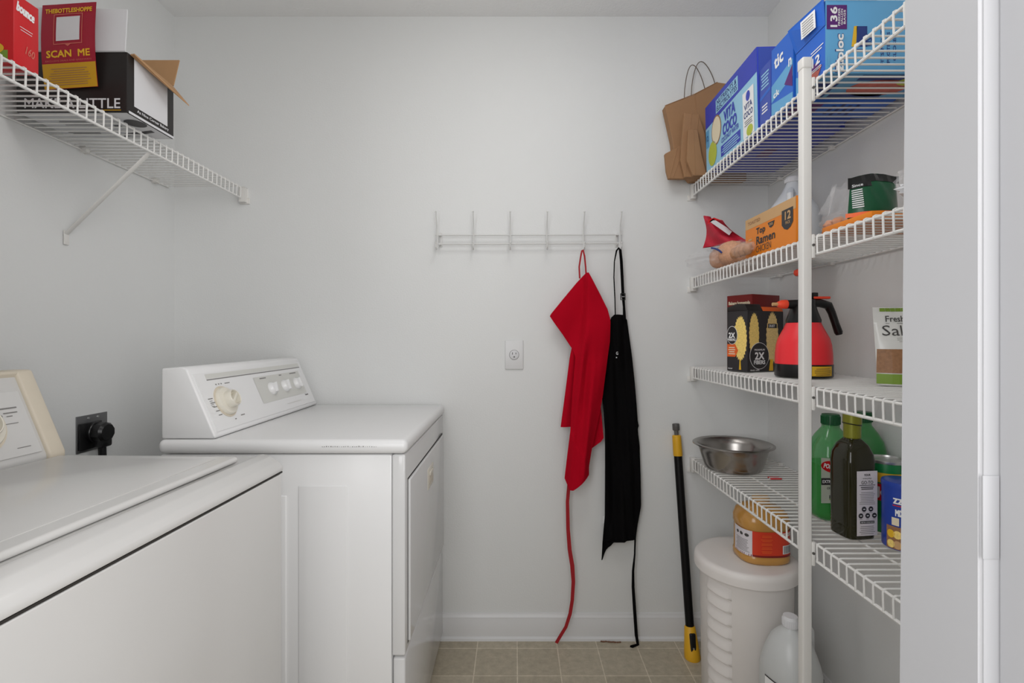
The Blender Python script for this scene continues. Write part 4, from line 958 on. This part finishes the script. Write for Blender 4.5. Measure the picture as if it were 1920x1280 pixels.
# ------------------------------------------------------------------ hamper, jugs, pole on the floor
HX, HY, HZ, HR = 0.745, 1.605, 0.477, 0.152
t = thing('laundry_hamper', 'round white plastic hamper with louvred side vents, in the corner under the shelves', 'hamper', (HX, HY, 0))
k = B(); k.lathe([(HR*0.84, 0.0), (HR*0.875, 0.008), (HR*0.915, 0.44), (HR*0.915, 0.45)], M_HAMP, seg=72)
k.build('hamper_body', t, ang=45)
for side_a in (-2.62,):
    for j in range(9):
        k = B(); z = 0.075+0.040*j; a0, a1 = side_a-0.34, side_a+0.34
        vs_ = []; fs = []; nu = 12
        for i in range(nu+1):
            u = i/nu; a = a0+(a1-a0)*u; rr = HR*(0.875+0.04*z/0.44); o_ = math.sin(PI*u)**0.4
            ca, sa = math.cos(a), math.sin(a)
            for (dr_, dz) in ((0.000, -0.004), (0.009*o_, 0.000), (0.0085*o_, 0.006), (0.000, 0.032)):
                vs_.append(((rr+dr_)*ca, (rr+dr_)*sa, z+dz-0.010*u))
        for i in range(nu):
            for q in range(3): fs.append((i*4+q, i*4+q+1, (i+1)*4+q+1, (i+1)*4+q))
        k.add(vs_, fs, M_HAMP); k.build('vent_louvre', t, ang=50)
k = B(); k.lathe([(HR*0.97, 0.436), (HR*1.03, 0.438), (HR*1.03, 0.458), (HR*1.02, 0.468), (HR*0.98, 0.476), (HR*0.9, 0.477)], M_HAMP, seg=72); k.build('lid', t, ang=50)
t = thing('juice_jug', 'amber jug with a red orange label standing on the white hamper', 'jug', (0.788, 1.592, HZ), 0.0)
k = B(); r = 0.078
k.lathe([(r*0.93, 0), (r, 0.006), (r, 0.020), (r*0.97, 0.024), (r*0.97, 0.105), (r, 0.110), (r, 0.130), (r*0.90, 0.152), (r*0.66, 0.166), (0.026, 0.172), (0.024, 0.180)], M_AMBER, seg=56, n=2.9, sy=0.9); k.build('jug_body', t, ang=50)
k = B(); k.lathe([(0.025, 0.174), (0.026, 0.192), (0.023, 0.195)], M_TAN, seg=28); k.build('cap', t)
k = B()
def f(x, y, e):
    a = -PI*1.04+x/r; ca, sa = math.cos(a), math.sin(a); q = (abs(ca)**2.9+abs(sa)**2.9)**(-1/2.9); rr = r*0.98+0.0012+e
    return V((rr*q*ca, rr*q*sa*0.9, y))
p = Pr(k, f); p.rect(0, 0.026, 0.30, 0.104, M_LABR, 1, 44); p.rect(0.0, 0.026, 0.078, 0.104, M_LABEL, 2, 14); p.rect(0, 0.026, 0.30, 0.032, M_MAROON, 2, 44)
for i in range(3): p.disc(0.022+0.02*i, 0.088, 0.007, 0.005, M_INK, 3, n=14)
p.lines(0.008, 0.036, 0.072, 0.076, 9, M_GINK, 3, 0.35, 8); p.rect(0.165, 0.036, 0.198, 0.062, M_WHITE, 3, 6)
for i in range(11): p.rect(0.168+0.0026*i, 0.038, 0.1692+0.0026*i, 0.060, M_CHAR, 4)
p.rect(0.160, 0.090, 0.20, 0.100, M_WHITE, 3, 6); p.text('100% JUICE', 0.18, 0.095, 0.034, 0.005, M_LABR, 4, bold=0.03)
for i in range(5): p.lines(0.10, 0.04+0.012*i, 0.135, 0.048+0.012*i, 2, M_ORANGD, 3, 0.4, 5)
k.build('label', t, smooth=True)['label'] = 'red orange label with white panel'

def lab2(t, r):
    k = B()
    def f(x, y, e):
        a = -PI*0.5-0.3+x/r-1.2; ca, sa = math.cos(a), math.sin(a); q = (abs(ca)**2.6+abs(sa)**2.6)**(-1/2.6)
        return V(((r+0.0008+e)*q*ca, (r+0.0008+e)*q*sa, y))
    p = Pr(k, f); p.rect(-0.02, 0.06, 0.24, 0.262, M_WHITE, 1, 40); p.rect(-0.02, 0.2625, 0.24, 0.266, M_CHAR, 2, 40)
    p.poly([(0.03, 0.20), (0.05, 0.225), (0.07, 0.215), (0.09, 0.22), (0.10, 0.2)], M_GREENP, 3); p.disc(0.045, 0.205, 0.016, 0.02, M_REDD, 4); p.disc(0.08, 0.20, 0.014, 0.018, M_REDD, 4)
    p.lines(0.16, 0.20, 0.21, 0.25, 5, M_GINK, 3, 0.3, 4)
    p.text('VINEGAR', 0.10, 0.15, 0.12, 0.03, M_CHAR, 3, bold=0.03); k.build('label', t, smooth=True)
jug('vinegar_jug', 'tall cloudy white jug with white screw cap on the floor in front of the hamper', (0.752, 1.355, 0), 0.142, 0.420, M_MILKW, neck=0.017, label_fn=lab2, sq=2.6, rz=0.3, body_h=0.655)

t = thing('extension_pole', 'black telescopic pole with yellow ends leaning against the back wall', 'pole', (0.652, 1.83, 0))
a = V((0.652, 1.83, 0.0)); b = V((0.624, 1.928, 0.845)); d = b-a; k = B(); k.M = Matrix.Identity(4)
pt = lambda s_: d*s_
k.tube([pt(0.09), pt(0.86)], 0.0155, M_POLEB, 20); k.build('shaft', t)
k = B(); k.tube([pt(0.855), pt(0.858), pt(0.945), pt(0.948)], [0.0165, 0.0175, 0.0165, 0.013], M_POLEY, 20); o = k.build('collar', t)
k = B(); k.tube([pt(0.945), pt(0.97)], 0.008, M_GREYP, 12); k.tube([pt(0.968), pt(0.972), pt(0.998), pt(1.0)], [0.011, 0.0135, 0.0135, 0.011], M_GREYP, 10); k.build('threaded_tip', t)
k = B(); k.tube([V((0.0, -0.006, 0.0)), V((0.0, -0.006, 0.004)), pt(0.03)+V((0, -0.004, 0)), pt(0.125), pt(0.13)], [0.027, 0.029, 0.0275, 0.0195, 0.0165], M_POLEY, 20); g = k.build('grip', t)
k = B(); T = Matrix.Translation(pt(0.072)+V((0, -0.0235, 0))) @ Matrix.Rotation(math.radians(-9), 4, 'X')
k.box((-0.011, -0.005, -0.032), (0.011, 0.008, 0.034), M_BLACKP, 0.005, 3, T=T); k.lathe([(0.003, 0), (0.003, 0.002)], M_SILV, T=T @ Matrix.Translation((0, -0.005, -0.016)) @ Matrix.Rotation(PI/2, 4, 'X'), seg=12); k.build('lock_button', g)
k = B()
for i in range(9):
    x = 0.335+0.0085*i+random.uniform(-0.002, 0.002); k.blob((x-0.37, random.uniform(-0.004, 0.004), 0.002), (random.uniform(0.004, 0.008), 0.003, 0.002), M_RUST, 0.2)
o = k.build('dirt', loc=(0.37, YB-0.031, 0)); tag(o, 'brown dirt crumbs on the floor against the back baseboard', 'dirt', kind='stuff')

# ------------------------------------------------------------------ left shelf items
zL = S_L+DZ
t = thing('shipping_box', 'open black and white cardboard box with brown flap on the left shelf', 'box', (-1.012, 1.293, zL))
k = B(); Lw, Ld, Hh = 0.29, 0.178, 0.158
k.box((-Lw, 0, 0), (0, Ld, Hh), M_BLACKC, 0.003)
p = Pr(k, flat((-Lw, 0, 0), (1, 0, 0), (0, 0, 1)))
p.text('MAKE A LITTLE', 0.148, 0.023, 0.250, 0.026, M_WHITEC, 2, bold=0.02); p.rect(0.06, 0.004, 0.275, 0.006, M_GOLD, 2)
p = Pr(k, flat((0, 0, 0), (0, 1, 0), (0, 0, 1)))
p.rect(0.024, 0.026, Ld-0.028, Hh-0.001, M_WHITEC, 1); p.rect(0.006, 0.0005, Ld-0.002, 0.007, M_WHITEC, 1); p.text('As Nice Corner Bakery', 0.094, 0.017, 0.120, 0.010, M_WHITEC, 2, bold=0.03)
p = Pr(k, flat((-Lw, Ld, 0), (1, 0, 0), (0, -1, 0)))
p.rect(0.003, 0.003, Lw-0.003, Ld-0.003, M_WHITEC, 1); p.poly([(0.16, 0.02), (0.27, 0.05), (0.27, 0.065), (0.17, 0.04)], M_CHAR, 2); p.disc(0.26, 0.11, 0.026, 0.026, M_CHAR, 2); p.rect(0.19, 0.085, 0.21, 0.10, M_CHAR, 2)
p.lines(0.05, 0.10, 0.15, 0.13, 4, M_GINK, 2, 0.5); p.lines(0.02, 0.03, 0.12, 0.06, 3, M_GINK, 2, 0.5)
bx = k.build('carton', t, ang=30)
k = B(); flap(k, (-Lw, 0.001, Hh), (-0.004, 0.001, Hh), (-0.002, 0.006, Hh+0.112), (-Lw, 0.006, Hh+0.118), M_WHITEC, 0.003)
p = Pr(k, flat((-Lw, -0.002, Hh), (1, 0, 0), (0, 0, 1))); p.text('E', 0.196, 0.062, 0.010, 0.013, M_CHAR, 8, bold=0.04); k.build('raised_flap', t, smooth=False)
k = B(); flap(k, (0.0, 0.012, Hh), (0.0, Ld-0.004, Hh-0.002), (0.058, Ld-0.02, Hh-0.066), (0.012, 0.01, Hh-0.0), M_KRAFTD, 0.003)
flap(k, (-Lw+0.01, Ld, Hh), (-0.0, Ld, Hh), (0.004, Ld+0.02, Hh+0.086), (-Lw, Ld+0.02, Hh+0.086), M_KRAFTD, 0.003)
o = k.build('side_flap', t, smooth=False); o['label'] = 'plain brown cardboard flaps'
t = thing('leaflet', 'crimson and yellow leaflet reading SCAN ME draped over the shipping box', 'leaflet', (-1.145, 1.27, zL))
k = B(); nu, nv = 8, 26; Wl, Hl = 0.138, 0.212
def lf(x, y, e):
    v = y/Hl; yy = -0.010*v-0.007*math.sin(v*PI); return V((x+0.004*(1-v)*-1, yy+0.014-e, 0.058+y+0.006*math.sin(x*12)))
vs_ = []; fs = []
for s_ in (0.0, -0.0008):
    for j in range(nv+1):
        for i in range(nu+1): vs_.append(lf(-Wl/2+Wl*i/nu, Hl*j/nv, s_))
n = (nu+1)*(nv+1)
for j in range(nv):
    for i in range(nu): a = j*(nu+1)+i; fs += [(a, a+1, a+nu+2, a+nu+1), (n+a+nu+1, n+a+nu+2, n+a+1, n+a)]
k.add(vs_, fs, M_REDD)
p = Pr(k, lf)
for j in range(8): p.rect(-Wl/2+0.0005, 0.0005+0.0075*j, Wl/2-0.0005, 0.008+0.0075*j, M_GOLD, 1)
p.text('SCAN  ME', 0, 0.084, 0.112, 0.018, M_YEL, 2, bold=0.05); p.text('EXCLUSIVE DEALS AND GIVEAWAYS', 0, 0.067, 0.118, 0.004, M_SALMON, 2)
p.text('THEBOTTLESHOPPE', 0, 0.194, 0.120, 0.012, M_YEL, 2, bold=0.05)
for j in range(9): p.rect(-0.030, 0.116+0.0068*j, 0.030, 0.1229+0.0068*j, M_WHITEC, 2)
for (x0, y0, x1, y1) in ((-0.037, 0.107, 0.037, 0.109), (-0.037, 0.183, 0.037, 0.185), (-0.037, 0.107, -0.035, 0.185), (0.035, 0.107, 0.037, 0.185)):
    for j in range(6): p.rect(x0+(x1-x0)*0, y0+(y1-y0)*j/6, x1, y0+(y1-y0)*(j+1)/6, M_SALMON, 2)
p.poly([(-0.007, 0.107), (0.007, 0.107), (0, 0.101)], M_SALMON, 2)
p.lines(-0.055, 0.008, 0.055, 0.052, 8, M_KRAFT, 3, 0.3)
k.build('sheet', t, ang=60)
def bounce(k, L, Dp, H):
    p = Pr(k, flat((L, 0, 0), (0, 1, 0), (0, 0, 1)))
    p.text('bounce', 0.026, H*0.82, 0.040, 0.022, M_WHITE, 2, rot=-0.15, bold=0.06); p.lines(0.012, H*0.52, 0.042, H*0.60, 2, M_WHITE, 2, 0.2); p.text('160', 0.036, H*0.26, 0.02, 0.018, M_SALMON, 2, rot=-0.2)
    p = fn(k); p.rect(0.01, 0.002, L-0.012, 0.026, M_GREENP, 1); p.disc(L-0.05, 0.03, 0.03, 0.014, M_YEL, 2)
carton('dryer_sheet_box', 'bright red dryer sheet box at the near end of the left shelf', (-1.245, 1.058, zL), 0, 0.175, 0.056, 0.150, M_REDC, bounce)
